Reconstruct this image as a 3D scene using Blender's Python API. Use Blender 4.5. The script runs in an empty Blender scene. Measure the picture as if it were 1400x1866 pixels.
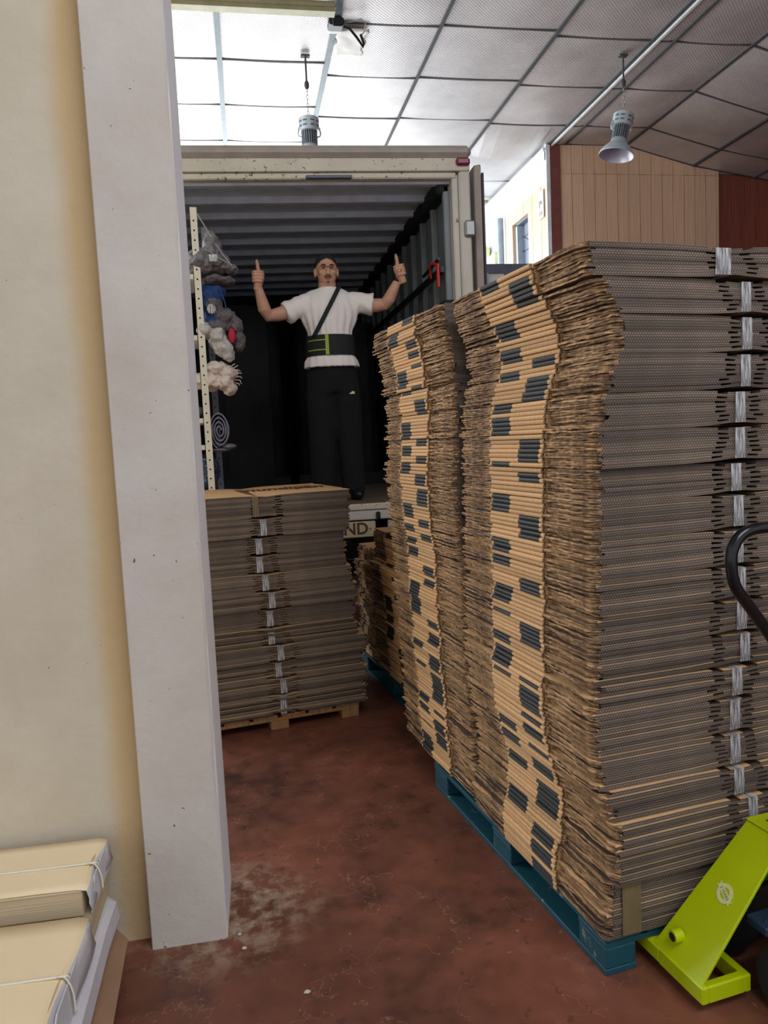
import bpy, bmesh, math, random
from mathutils import Vector, Matrix, noise
R = math.radians
C = bpy.context.scene.collection
SC = bpy.context.scene
rnd = random.Random(7)

# ---------------------------------------------------------------- camera
cam = bpy.data.cameras.new('camera'); camo = bpy.data.objects.new('camera', cam); C.objects.link(camo)
cam.sensor_fit = 'HORIZONTAL'; cam.sensor_width = 36.0; cam.lens = 36.0*1400/1400.0
cam.clip_start = 0.05; cam.clip_end = 200
cz = Vector((-690., -14767., -1400.)).normalized(); Zc = -cz           # world up seen in camera axes (right, up, back)
Yc = Vector((449-700., 933-805., -1400.)); Yc -= Zc*Yc.dot(Zc); Yc.normalize()
Zc = Vector((-690., 14767., 1400.)).normalized()
Yc = Vector((449-700., 933-805., -1400.)); Yc -= Zc*Yc.dot(Zc); Yc.normalize()
Xc = Yc.cross(Zc)
M = Matrix((Xc, Yc, Zc))                                               # rows: world axes in camera axes
mw = M.to_4x4(); mw.translation = Vector((0, 0, 1.5)); camo.matrix_world = mw
SC.camera = camo

# ---------------------------------------------------------------- world, light, exposure
w = bpy.data.worlds.new('world'); SC.world = w; w.use_nodes = True
bg = w.node_tree.nodes['Background']; bg.inputs[0].default_value = (0.92, 0.95, 1.0, 1); bg.inputs[1].default_value = 0.75
def area(name, loc, target, sx, sy, power, col):
    l = bpy.data.lights.new(name, 'AREA'); l.shape = 'RECTANGLE'; l.size = sx; l.size_y = sy; l.energy = power; l.color = col
    o = bpy.data.objects.new(name, l); C.objects.link(o); o.location = loc
    o.rotation_euler = (Vector(target)-Vector(loc)).to_track_quat('-Z', 'Y').to_euler()
    return o
area('loading_door_daylight', (0.2, 16.1, 4.1), (1.4, 8.0, 6.5), 6.2, 3.0, 880, (0.90, 0.97, 1.0))
area('side_door_daylight', (-4.6, 7.5, 3.2), (2.5, 7.5, 3.6), 5.0, 3.6, 400, (0.96, 0.96, 0.97))
area('hall_daylight', (1.7, -1.1, 5.6), (0.7, 2.4, 0.6), 3.6, 2.4, 210, (0.93, 0.95, 1.0))
SC.view_settings.view_transform = 'Standard'; SC.view_settings.look = 'None'
SC.view_settings.gamma = 1.0; SC.view_settings.use_curve_mapping = False
SC.view_settings.exposure = 0.0

# ---------------------------------------------------------------- materials
def s2l(c):
    return tuple(((x/255.)/12.92 if x/255. <= 0.04045 else ((x/255.+0.055)/1.055)**2.4) for x in c)
class NT:
    def __init__(s, name):
        s.m = bpy.data.materials.new(name); s.m.use_nodes = True
        s.t = s.m.node_tree; s.n = s.t.nodes; s.b = s.n['Principled BSDF']
    def add(s, typ, **kw):
        n = s.n.new(typ)
        for k, v in kw.items(): setattr(n, k, v)
        return n
    def link(s, a, b): s.t.links.new(a, b)
    def coord(s, kind='Object', scale=(1, 1, 1), rot=(0, 0, 0)):
        c = s.add('ShaderNodeTexCoord'); mp = s.add('ShaderNodeMapping')
        mp.inputs['Scale'].default_value = scale; mp.inputs['Rotation'].default_value = rot
        s.link(c.outputs[kind], mp.inputs[0]); return mp.outputs[0]
    def noise(s, vec, scale, detail=4, rough=0.55, dist=0.0):
        n = s.add('ShaderNodeTexNoise'); n.inputs['Scale'].default_value = scale; n.inputs['Detail'].default_value = detail
        n.inputs['Roughness'].default_value = rough; n.inputs['Distortion'].default_value = dist
        if vec is not None: s.link(vec, n.inputs['Vector'])
        return n.outputs['Fac']
    def ramp(s, fac, stops, interp='LINEAR'):
        r = s.add('ShaderNodeValToRGB'); e = r.color_ramp.elements; r.color_ramp.interpolation = interp
        while len(e) < len(stops): e.new(0.5)
        for el, (p, c) in zip(e, stops):
            el.position = p; el.color = (*c, 1) if len(c) == 3 else c
        s.link(fac, r.inputs[0]); return r.outputs[0]
    def math(s, op, a, b=None, clamp=False):
        n = s.add('ShaderNodeMath', operation=op, use_clamp=clamp)
        for i, x in enumerate((a, b)):
            if x is None: continue
            if isinstance(x, (int, float)): n.inputs[i].default_value = x
            else: s.link(x, n.inputs[i])
        return n.outputs[0]
    def mix(s, fac, a, b, blend='MIX'):
        n = s.add('ShaderNodeMix', data_type='RGBA', blend_type=blend)
        for i, x in ((0, fac), (6, a), (7, b)):
            if isinstance(x, (int, float)): n.inputs[i].default_value = x
            elif isinstance(x, tuple): n.inputs[i].default_value = (*x, 1) if len(x) == 3 else x
            else: s.link(x, n.inputs[i])
        return n.outputs[2]
    def col(s, c):
        if isinstance(c, tuple): s.b.inputs['Base Color'].default_value = (*c, 1)
        else: s.link(c, s.b.inputs['Base Color'])
    def bump(s, h, strength=0.3, dist=0.01):
        n = s.add('ShaderNodeBump'); n.inputs['Strength'].default_value = strength; n.inputs['Distance'].default_value = dist
        s.link(h, n.inputs['Height']); s.link(n.outputs[0], s.b.inputs['Normal'])
    def set(s, rough=None, metal=None, **kw):
        if rough is not None: s.b.inputs['Roughness'].default_value = rough
        if metal is not None: s.b.inputs['Metallic'].default_value = metal
        for k, v in kw.items(): s.b.inputs[k].default_value = v
        return s
def plain(name, rgb, rough=0.6, metal=0.0, var=0.12, scale=8.0, bump=0.0, rnd_amt=0.0, bscale=40):
    t = NT(name); c = s2l(rgb); v = t.coord()
    f = t.noise(v, scale)
    dark = tuple(x*(1-var) for x in c); lite = tuple(min(1, x*(1+var)) for x in c)
    o = t.ramp(f, [(0.3, dark), (0.7, lite)])
    if rnd_amt:
        oi = t.add('ShaderNodeObjectInfo')
        k = t.math('ADD', t.math('MULTIPLY', oi.outputs['Random'], rnd_amt), 1-rnd_amt*0.5)
        cc = t.add('ShaderNodeVectorMath', operation='SCALE'); t.link(o, cc.inputs[0]); t.link(k, cc.inputs[3]); o = cc.outputs[0]
    t.col(o); t.set(rough, metal)
    if bump: t.bump(t.noise(v, bscale), bump, 0.004)
    return t.m
MAT = {}
def mats():
    # cardboard
    t = NT('kraft'); v = t.coord('Object', (3, 40, 3)); f = t.noise(v, 3.0); oi = t.add('ShaderNodeObjectInfo')
    base = t.ramp(f, [(0.25, s2l((198, 156, 106))), (0.75, s2l((228, 186, 134)))])
    k = t.math('ADD', t.math('MULTIPLY', oi.outputs['Random'], 0.36), 0.80)
    sc = t.add('ShaderNodeVectorMath', operation='SCALE'); t.link(base, sc.inputs[0]); t.link(k, sc.inputs[3])
    t.col(sc.outputs[0]); t.set(0.75); MAT['kraft'] = t.m
    MAT['slot_shade'] = plain('slot_shade_board', (92, 74, 60), 0.9)  # darker than kraft: paints the shade inside slots and under boards
    MAT['ink'] = plain('black_print_ink', (42, 44, 44), 0.6, var=0.25)
    # cut edge across the flutes: liners at both rims, a wave of paper between, cells painted dark as the shade inside them
    t = NT('corrugated_edge'); c = t.add('ShaderNodeTexCoord'); sp = t.add('ShaderNodeSeparateXYZ'); t.link(c.outputs['UV'], sp.inputs[0])
    u, vv = sp.outputs[0], sp.outputs[1]
    wave = t.math('ADD', t.math('MULTIPLY', t.math('SINE', t.math('MULTIPLY', u, 6.2832/0.0085)), 0.30), 0.5)
    d = t.math('ABSOLUTE', t.math('SUBTRACT', vv, wave))
    paper = t.math('LESS_THAN', d, 0.16)
    rim = t.math('GREATER_THAN', t.math('ABSOLUTE', t.math('SUBTRACT', vv, 0.5)), 0.36)
    m = t.math('MAXIMUM', paper, rim)
    oi = t.add('ShaderNodeObjectInfo')
    n = t.noise(t.coord('Object', (1, 1, 1)), 5)
    pc = t.ramp(n, [(0.3, s2l((120, 106, 93))), (0.7, s2l((156, 139, 123)))])
    k = t.math('ADD', t.math('MULTIPLY', oi.outputs['Random'], 0.7), 0.62)
    sc = t.add('ShaderNodeVectorMath', operation='SCALE'); t.link(pc, sc.inputs[0]); t.link(k, sc.inputs[3])
    t.col(t.mix(m, s2l((26, 22, 22)), sc.outputs[0])); t.set(0.9); t.bump(m, 0.5, 0.002); MAT['edge'] = t.m
    # torn side edge, parallel to the flutes
    t = NT('torn_edge'); v = t.coord('Object', (20, 5, 170)); f = t.noise(v, 1.6, 5, 0.65); f2 = t.noise(t.coord('Object', (1, 1, 1)), 45, 3)
    g = t.math('ADD', t.math('MULTIPLY', f, 0.65), t.math('MULTIPLY', f2, 0.35))
    oi = t.add('ShaderNodeObjectInfo')
    base = t.ramp(g, [(0.38, s2l((66, 48, 36))), (0.50, s2l((146, 114, 82))), (0.60, s2l((222, 178, 128)))])
    k = t.math('ADD', t.math('MULTIPLY', oi.outputs['Random'], 0.4), 0.75)
    sc = t.add('ShaderNodeVectorMath', operation='SCALE'); t.link(base, sc.inputs[0]); t.link(k, sc.inputs[3])
    t.col(sc.outputs[0]); t.set(0.9); t.bump(g, 0.6, 0.004); MAT['torn'] = t.m
    # packing tape
    t = NT('clear_tape'); v = t.coord('Object', (260, 10, 20)); f = t.noise(v, 1.0, 3)
    t.col(t.ramp(f, [(0.40, s2l((128, 126, 126))), (0.60, s2l((246, 249, 253)))])); t.set(0.16, **{'Specular IOR Level': 0.8, 'Alpha': 0.62}); t.bump(f, 0.6, 0.003)  # pale streaks in the colour paint highlights onto the film
    MAT['tape'] = t.m
    MAT['tape_brown'] = plain('brown_tape', (116, 98, 74), 0.3, bump=0.2)
    # plaster
    def plaster(name, a, b, stain):
        t = NT(name); v = t.coord('Object'); f = t.noise(v, 2.2, 6, 0.6); f2 = t.noise(v, 28, 5, 0.6)
        base = t.ramp(f, [(0.3, s2l(a)), (0.7, s2l(b))])
        if stain:
            sp = t.add('ShaderNodeSeparateXYZ'); t.link(v, sp.inputs[0])
            x = t.math('ADD', sp.outputs[0], t.math('MULTIPLY', t.math('SUBTRACT', t.noise(v, 3, 3), 0.5), 0.05))
            k = t.ramp(x, [(0.0, (0, 0, 0)), (1.0, (1, 1, 1))])
            mr = t.add('ShaderNodeMapRange'); mr.inputs[1].default_value = stain[0]; mr.inputs[2].default_value = stain[1]; mr.interpolation_type = 'SMOOTHSTEP'
            t.link(x, mr.inputs[0])
            base = t.mix(mr.outputs[0], base, s2l((200, 172, 128)))
        sm = t.math('GREATER_THAN', t.noise(v, 55, 2, 0.4), 0.775)
        base = t.mix(sm, base, s2l((120, 96, 76)))
        t.col(base); t.set(0.85); t.bump(t.math('ADD', t.math('MULTIPLY', f, 0.7), t.math('MULTIPLY', f2, 0.5)), 0.45, 0.012)
        return t.m
    MAT['wallL'] = plaster('cream_plaster', (196, 185, 163), (214, 203, 182), (-0.50, -0.425))
    MAT['pillar'] = plaster('grey_plaster', (192, 184, 172), (212, 205, 195), None)
    MAT['reveal'] = plain('daylit_reveal_plaster', (240, 244, 250), 0.8, var=0.03, bump=0.4, bscale=25)  # paler than the pillar: daylight on the reveal put into its colour
    MAT['white_wall'] = plain('white_wall_paint', (196, 212, 222), 0.6, bump=0.1, var=0.04)
    # floor
    t = NT('red_concrete'); v = t.coord('Object'); f = t.noise(v, 1.7, 7, 0.62, 0.6); f2 = t.noise(v, 9, 5, 0.6)
    g = t.math('ADD', t.math('MULTIPLY', f, 0.65), t.math('MULTIPLY', f2, 0.35))
    base = t.ramp(g, [(0.33, s2l((62, 42, 35))), (0.47, s2l((108, 66, 51))), (0.60, s2l((128, 76, 58))), (0.72, s2l((140, 98, 78)))])
    vo = t.add('ShaderNodeTexVoronoi', feature='DISTANCE_TO_EDGE'); vo.inputs['Scale'].default_value = 2.6
    wv = t.add('ShaderNodeVectorMath', operation='ADD'); nn = t.add('ShaderNodeTexNoise'); nn.inputs['Scale'].default_value = 7; nn.inputs['Detail'].default_value = 6
    t.link(v, nn.inputs['Vector']); s3 = t.add('ShaderNodeVectorMath', operation='SCALE'); s3.inputs[3].default_value = 0.55
    t.link(nn.outputs['Color'], s3.inputs[0]); t.link(v, wv.inputs[0]); t.link(s3.outputs[0], wv.inputs[1]); t.link(wv.outputs[0], vo.inputs['Vector'])
    crack = t.math('MULTIPLY', t.math('LESS_THAN', vo.outputs['Distance'], 0.0035), t.math('GREATER_THAN', t.noise(v, 2.4, 2), 0.47))
    base = t.mix(t.math('MULTIPLY', crack, 0.45), base, s2l((176, 136, 104)))
    spots = t.math('GREATER_THAN', t.noise(v, 34, 2, 0.4), 0.745)
    base = t.mix(t.math('MULTIPLY', spots, 0.35), base, s2l((186, 160, 134)))
    dsp = t.math('GREATER_THAN', t.noise(v, 17, 3, 0.5), 0.66)
    base = t.mix(t.math('MULTIPLY', dsp, 0.4), base, s2l((58, 42, 36)))
    # pale lime dust lying around the foot of the pillar
    vl = t.add('ShaderNodeVectorMath', operation='DISTANCE'); t.link(v, vl.inputs[0]); vl.inputs[1].default_value = (-0.16, 2.42, 0)
    near = t.add('ShaderNodeMapRange'); near.inputs[1].default_value = 0.36; near.inputs[2].default_value = 0.10; t.link(vl.outputs['Value'], near.inputs[0])
    dust = t.math('MULTIPLY', near.outputs[0], t.ramp(t.noise(v, 14, 6, 0.7), [(0.44, (0, 0, 0)), (0.62, (1, 1, 1))]))
    base = t.mix(t.math('MULTIPLY', dust, 0.8), base, s2l((186, 168, 140)))
    t.col(base); t.link(t.ramp(f2, [(0.3, (0.30,)*3), (0.7, (0.52,)*3)]), t.b.inputs['Roughness']); t.bump(f2, 0.12, 0.004)
    MAT['floor'] = t.m
    # ceiling foil board with a fine dimple grid
    t = NT('foil_ceiling_board'); v = t.coord('Object', (1, 1, 1))
    sp = t.add('ShaderNodeSeparateXYZ'); t.link(v, sp.inputs[0])
    h = t.math('MULTIPLY', t.math('SINE', t.math('MULTIPLY', sp.outputs[0], 150)), t.math('SINE', t.math('MULTIPLY', sp.outputs[1], 150)))
    f = t.noise(v, 1.5, 4); oi = t.add('ShaderNodeObjectInfo')
    base = t.ramp(f, [(0.3, s2l((180, 174, 174))), (0.7, s2l((206, 201, 200)))])
    t.col(base); t.set(0.54, 0.5); t.bump(t.math('ADD', t.math('MULTIPLY', h, 0.3), f), 0.12, 0.02); MAT['foil'] = t.m
    MAT['bar'] = plain('dark_ceiling_bar', (70, 70, 72), 0.8)
    MAT['bar_light'] = plain('galvanised_bar', (112, 128, 134), 0.6, 0.0)
    MAT['bar_white'] = plain('white_edge_bar', (224, 226, 226), 0.5)
    MAT['olive'] = plain('olive_metal', (150, 144, 112), 0.5, 0.3)
    # wood cladding
    def wood(name, a, b, var=0.1):
        t = NT(name); v = t.coord('Object', (26, 26, 0.7)); f = t.noise(v, 2.0, 5, 0.6); oi = t.add('ShaderNodeObjectInfo')
        base = t.ramp(f, [(0.3, s2l(a)), (0.7, s2l(b))])
        k = t.math('ADD', t.math('MULTIPLY', oi.outputs['Random'], var), 1-var/2)
        sc = t.add('ShaderNodeVectorMath', operation='SCALE'); t.link(base, sc.inputs[0]); t.link(k, sc.inputs[3])
        t.col(sc.outputs[0]); t.set(0.55); return t.m
    MAT['wood'] = wood('oak_cladding', (206, 170, 140), (230, 195, 163))
    MAT['wood_red'] = wood('red_brown_cladding', (112, 58, 44), (146, 80, 62))
    MAT['trim_red'] = plain('red_brown_trim', (120, 66, 58), 0.5)
    MAT['pine'] = wood('raw_pine', (128, 92, 56), (168, 126, 82), 0.2)
    # worn paint on timber and metal
    def worn(name, a, under, thr=0.6, sc_=9, rough=0.6):
        t = NT(name); v = t.coord('Object'); f = t.noise(v, sc_, 7, 0.68)
        k = t.ramp(f, [(thr, (0, 0, 0)), (thr+0.03, (1, 1, 1))])
        v2 = t.noise(v, 3, 3); base = t.ramp(v2, [(0.3, tuple(x*0.82 for x in s2l(a))), (0.7, s2l(a))])
        t.col(t.mix(k, base, s2l(under))); t.set(rough); t.bump(f, 0.2, 0.004); return t.m
    MAT['teal'] = worn('worn_teal_paint', (12, 78, 94), (120, 128, 108), 0.62, 14)
    MAT['truck'] = worn('chipped_cream_paint', (204, 200, 188), (96, 72, 56), 0.665, 16)
    MAT['truck_rust'] = worn('rusty_cream_paint', (206, 200, 182), (92, 70, 56), 0.60, 30)
    MAT['truck_grey'] = plain('weathered_roof_rail', (158, 150, 142), 0.6)
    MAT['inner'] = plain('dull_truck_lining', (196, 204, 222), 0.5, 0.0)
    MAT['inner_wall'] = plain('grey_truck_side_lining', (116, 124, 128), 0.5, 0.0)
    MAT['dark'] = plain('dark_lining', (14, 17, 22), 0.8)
    MAT['black'] = plain('black_plastic', (18, 19, 22), 0.45)
    MAT['blackgloss'] = plain('black_gloss_tube', (14, 15, 19), 0.22)
    MAT['blackwrap'] = plain('black_stretch_wrap', (9, 11, 14), 0.8, bump=0.3, bscale=14)
    MAT['truck_floor'] = wood('dirty_truck_floor', (84, 72, 60), (120, 104, 88))
    MAT['plate'] = plain('number_plate_cream', (200, 186, 150), 0.4)
    MAT['redlens'] = plain('dull_red_lens', (120, 34, 62), 0.3)
    MAT['redstrap'] = plain('red_strap', (200, 48, 40), 0.6)
    MAT['steel'] = plain('steel', (150, 150, 150), 0.4, 0.7)
    MAT['lampmetal'] = plain('grey_cast_metal', (186, 198, 204), 0.45, 0.3)
    MAT['lampdark'] = plain('grey_fins', (142, 150, 158), 0.45, 0.5)
    MAT['lampin'] = plain('satin_reflector', (196, 192, 208), 0.4, 0.3)
    MAT['lime'] = plain('lime_paint', (186, 204, 0), 0.32, var=0.03)
    MAT['lime_dark'] = plain('green_paint', (96, 150, 10), 0.35, var=0.05)
    MAT['sticker'] = plain('cream_sticker', (226, 224, 160), 0.5, var=0.03)
    MAT['navy'] = plain('blue_grey_metal', (52, 70, 92), 0.35, 0.3)
    MAT['shelf'] = plain('cream_shelf_paint', (214, 210, 190), 0.5, var=0.05)
    MAT['hole'] = plain('dark_hole', (30, 28, 26), 0.9)
    MAT['mesh'] = plain('grey_netting', (112, 108, 110), 0.6, bump=0.8, bscale=60, var=0.4, scale=30)
    MAT['felt'] = plain('dark_grey_felt', (98, 92, 94), 0.95, bump=0.8, bscale=90, var=0.3, scale=60)
    MAT['blanket'] = plain('off_white_blanket', (212, 198, 188), 0.95, bump=0.6, bscale=50)
    MAT['roll'] = plain('blue_grey_blanket', (112, 112, 124), 0.95, bump=0.8, bscale=110, var=0.3, scale=80)
    t = NT('cloudy_plastic'); t.col(s2l((214, 212, 206))); t.set(0.15, **{'Transmission Weight': 0.35}); t.bump(t.noise(t.coord(), 16, 4), 0.8, 0.03); MAT['plastic'] = t.m
    MAT['bluecloth'] = plain('blue_cloth', (26, 58, 108), 0.8)
    MAT['redcloth'] = plain('red_cloth', (176, 30, 56), 0.8)
    MAT['cord'] = plain('grey_cord', (150, 152, 156), 0.8)
    MAT['paper'] = plain('cream_paper', (250, 230, 190), 0.8, var=0.04, scale=3)
    t = NT('paper_edges'); v = t.coord('Object', (2, 2, 500)); t.col(t.ramp(t.noise(v, 1.0, 4), [(0.3, s2l((166, 146, 118))), (0.7, s2l((216, 198, 164)))])); t.set(0.9); MAT['paperedge'] = t.m
    MAT['wrap'] = plain('pale_wrapping_paper', (206, 206, 212), 0.6, var=0.06, bump=0.3, bscale=12)
    MAT['strapw'] = plain('white_strapping', (240, 236, 214), 0.4, var=0.02)
    MAT['brown_sheet'] = plain('brown_card', (156, 122, 94), 0.85)
    # person
    MAT['skin'] = plain('tan_skin', (196, 148, 124), 0.55, var=0.08, scale=20)
    MAT['skin'].node_tree.nodes['Principled BSDF'].inputs['Subsurface Weight'].default_value = 0.08
    MAT['shirt'] = plain('white_cotton', (232, 226, 222), 0.9, var=0.03)
    MAT['trousers'] = plain('black_jersey', (7, 8, 10), 0.95)
    MAT['hair'] = plain('dark_hair', (34, 32, 34), 0.8, var=0.3, scale=60)
    MAT['lips'] = plain('lips', (150, 92, 88), 0.5)
    MAT['eyew'] = plain('eye', (70, 56, 52), 0.3)
    MAT['stubble'] = plain('stubble', (120, 84, 74), 0.8)
    MAT['beltb'] = plain('black_elastic', (24, 26, 30), 0.8)
    MAT['limetrim'] = plain('lime_trim', (150, 166, 54), 0.7)
    MAT['gold'] = plain('gold_metal', (240, 190, 100), 0.25, 0.9)
    MAT['printblk'] = plain('dark_brown_print', (84, 54, 44), 0.7)
    MAT['printor'] = plain('orange_print', (206, 110, 52), 0.7)
    MAT['glass'] = plain('grey_window_glass', (150, 162, 178), 0.15, 0.1)
    MAT['frame_dark'] = plain('dark_grey_frame', (88, 94, 108), 0.5)
    MAT['frame_blue'] = plain('pale_blue_grey_frame', (158, 178, 196), 0.5)
    MAT['poster'] = plain('white_notice', (230, 226, 220), 0.6, var=0.02)
    MAT['yellow'] = plain('cream_yellow_plastic', (226, 222, 160), 0.5)
    MAT['tyre'] = plain('tyre_rubber', (26, 26, 28), 0.85)
mats()

# ---------------------------------------------------------------- mesh helpers
class MB:
    def __init__(s): s.v = []; s.f = []; s.m = []; s.uv = {}
    def face(s, idx, mat=0, uv=None):
        if uv: s.uv[len(s.f)] = uv
        s.f.append(tuple(idx)); s.m.append(mat)
    def box(s, x0, x1, y0, y1, z0, z1, mat=0, T=None):
        b = len(s.v); pts = [(x, y, z) for z in (z0, z1) for (x, y) in ((x0, y0), (x1, y0), (x1, y1), (x0, y1))]
        for p in pts: s.v.append(tuple(T @ Vector(p)) if T else p)
        for q in ((3, 2, 1, 0), (4, 5, 6, 7), (0, 1, 5, 4), (1, 2, 6, 5), (2, 3, 7, 6), (3, 0, 4, 7)): s.face([b+i for i in q], mat)
        return s
    def prism(s, poly, a0, a1, axis='z', mat=0, T=None):
        n = len(poly); b = len(s.v)
        for a in (a0, a1):
            for (p, q) in poly:
                pt = {'z': (p, q, a), 'y': (p, a, q), 'x': (a, p, q)}[axis]
                s.v.append(tuple(T @ Vector(pt)) if T else pt)
        s.face([b+i for i in range(n)][::-1], mat); s.face([b+n+i for i in range(n)], mat)
        for i in range(n): s.face([b+i, b+(i+1) % n, b+n+(i+1) % n, b+n+i], mat)
        return s
    def hexa(s, p, mat=0):   # 8 points: bottom 4, top 4
        b = len(s.v); s.v += [tuple(x) for x in p]
        for q in ((3, 2, 1, 0), (4, 5, 6, 7), (0, 1, 5, 4), (1, 2, 6, 5), (2, 3, 7, 6), (3, 0, 4, 7)): s.face([b+i for i in q], mat)
        return s
    def tube(s, pts, rad, seg=10, mat=0, flat=1.0, up=(0, 0, 1), cap=True, round_end=False):
        P = [Vector(p) for p in pts]; rs = rad if isinstance(rad, (list, tuple)) else [rad]*len(P)
        if round_end:
            a = (P[0]-P[1]).normalized(); c = (P[-1]-P[-2]).normalized()
            P = [P[0]+a*rs[0]*0.92, P[0]+a*rs[0]*0.6] + P + [P[-1]+c*rs[-1]*0.6, P[-1]+c*rs[-1]*0.92]
            rs = [rs[0]*0.35, rs[0]*0.8] + list(rs) + [rs[-1]*0.8, rs[-1]*0.35]
        b = len(s.v); n = len(P); prev = None
        for i, p in enumerate(P):
            d = (P[min(i+1, n-1)]-P[max(i-1, 0)]).normalized()
            if prev is None:
                ref = Vector(up); 
                if abs(d.dot(ref)) > 0.95: ref = Vector((1, 0, 0))
                e1 = d.cross(ref).normalized()
            else:
                e1 = (prev - d*prev.dot(d)).normalized()
            prev = e1; e2 = e1.cross(d)
            for k in range(seg):
                a = 2*math.pi*k/seg
                s.v.append(tuple(p + e1*math.cos(a)*rs[i] + e2*math.sin(a)*rs[i]*flat))
        for i in range(n-1):
            for k in range(seg):
                k2 = (k+1) % seg
                s.face([b+i*seg+k, b+i*seg+k2, b+(i+1)*seg+k2, b+(i+1)*seg+k], mat)
        if cap:
            s.face([b+k for k in range(seg)][::-1], mat); s.face([b+(n-1)*seg+k for k in range(seg)], mat)
        return s
    def loft(s, secs, seg=20, mat=0, cap=True):   # secs: (cx, cy, z, a, b)
        b = len(s.v); n = len(secs)
        for (cx, cy, z, a_, b_) in secs:
            for k in range(seg):
                t = 2*math.pi*k/seg; s.v.append((cx+a_*math.cos(t), cy+b_*math.sin(t), z))
        for i in range(n-1):
            for k in range(seg):
                k2 = (k+1) % seg; s.face([b+i*seg+k, b+i*seg+k2, b+(i+1)*seg+k2, b+(i+1)*seg+k], mat)
        if cap:
            s.face([b+k for k in range(seg)][::-1], mat); s.face([b+(n-1)*seg+k for k in range(seg)], mat)
        return s
    def ell(s, c, r, seg=14, rings=9, mat=0, rot=None):
        b = len(s.v); c = Vector(c)
        for i in range(rings+1):
            th = math.pi*(i+0.0)/rings
            for k in range(seg):
                ph = 2*math.pi*k/seg
                sn = max(math.sin(th), 0.02)
                p = Vector((r[0]*sn*math.cos(ph), r[1]*sn*math.sin(ph), r[2]*math.cos(th)))
                if rot: p = rot @ p
                s.v.append(tuple(c+p))
        for i in range(rings):
            for k in range(seg):
                k2 = (k+1) % seg; s.face([b+i*seg+k, b+(i+1)*seg+k, b+(i+1)*seg+k2, b+i*seg+k2], mat)
        s.face([b+k for k in range(seg)], mat); s.face([b+rings*seg+k for k in range(seg)][::-1], mat)
        return s
    def mesh(s, name, ms):
        me = bpy.data.meshes.new(name); me.from_pydata(s.v, [], s.f)
        for m in (ms if isinstance(ms, (list, tuple)) else [ms]): me.materials.append(MAT[m])
        me.polygons.foreach_set('material_index', s.m)
        if s.uv:
            ul = me.uv_layers.new(name='UVMap')
            for fi, uvs in s.uv.items():
                for li, uv in zip(me.polygons[fi].loop_indices, uvs): ul.data[li].uv = uv
        me.update(); return me
    def build(s, name, ms, parent=None, smooth=False, bevel=0, loc=None, angle=None):
        me = s.mesh(name, ms)
        bm = bmesh.new(); bm.from_mesh(me); bmesh.ops.recalc_face_normals(bm, faces=bm.faces)
        if bevel:
            bmesh.ops.bevel(bm, geom=bm.edges, offset=bevel, segments=1, affect='EDGES', clamp_overlap=True)
        bm.to_mesh(me); bm.free()
        if smooth:
            for p in me.polygons: p.use_smooth = True
        o = bpy.data.objects.new(name, me); C.objects.link(o)
        if parent: o.parent = parent
        if loc is not None: o.location = loc
        return o
def smooth_angle(o, deg=40):
    me = o.data
    for p in me.polygons: p.use_smooth = True
    me.set_sharp_from_angle(angle=R(deg)); return o
def thing(name, label, cat, loc=(0, 0, 0), rot=(0, 0, 0), group=None):
    o = bpy.data.objects.new(name, None); C.objects.link(o); o.location = loc; o.rotation_euler = rot
    o.empty_display_size = 0.1; return tag(o, label, cat, group)
def tag(o, label, cat, group=None):
    o['label'] = label; o['category'] = cat
    if group: o['group'] = group
    return o
def struct(o, label=None):
    o['kind'] = 'structure'
    if label: o['label'] = label
    return o
def text_mesh(name, body, size, mat, parent, matrix, extr=0.0006, shear=0.0, bold=0.0):
    cu = bpy.data.curves.new(name, 'FONT'); cu.body = body; cu.size = size; cu.extrude = extr; cu.shear = shear; cu.offset = bold
    cu.align_x = 'CENTER'; cu.align_y = 'CENTER'; cu.resolution_u = 3
    t = bpy.data.objects.new(name+'_tmp', cu); C.objects.link(t)
    me = bpy.data.meshes.new_from_object(t.evaluated_get(bpy.context.evaluated_depsgraph_get()))
    bpy.data.objects.remove(t); me.materials.clear(); me.materials.append(MAT[mat])
    o = bpy.data.objects.new(name, me); C.objects.link(o); o.parent = parent; o.matrix_local = matrix; return o
def remesh(o, voxel, iters=3, fac=0.5):
    m = o.modifiers.new('r', 'REMESH'); m.mode = 'VOXEL'; m.voxel_size = voxel; m.use_smooth_shade = True
    s = o.modifiers.new('s', 'SMOOTH'); s.factor = fac; s.iterations = iters
    dg = bpy.context.evaluated_depsgraph_get(); dg.update()
    me = bpy.data.meshes.new_from_object(o.evaluated_get(dg)); old = o.data
    ms = [x for x in old.materials]; o.modifiers.clear(); o.data = me
    me.materials.clear()
    for x in ms: me.materials.append(x)
    for p in me.polygons: p.use_smooth = True; p.material_index = 0
    return o

def catmull(P, n=4):
    out = []
    P = [Vector(p) for p in P]
    for i in range(len(P)-1):
        p0, p1, p2, p3 = P[max(i-1, 0)], P[i], P[i+1], P[min(i+2, len(P)-1)]
        for k in range(n):
            t = k/n; out.append(0.5*((2*p1)+(p2-p0)*t+(2*p0-5*p1+4*p2-p3)*t*t+(3*p1-p0-3*p2+p3)*t**3))
    out.append(P[-1]); return out

# ---------------------------------------------------------------- the setting
struct(MB().box(-6, 10, -4, 17, -0.12, 0.0).build('floor', 'floor'))
ob = MB().box(-3.6, -0.36, 2.345, 2.62, 0, 6.0).build('wall_left', 'wallL'); struct(ob, 'cream plastered wall left of the grey pillar')
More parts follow.
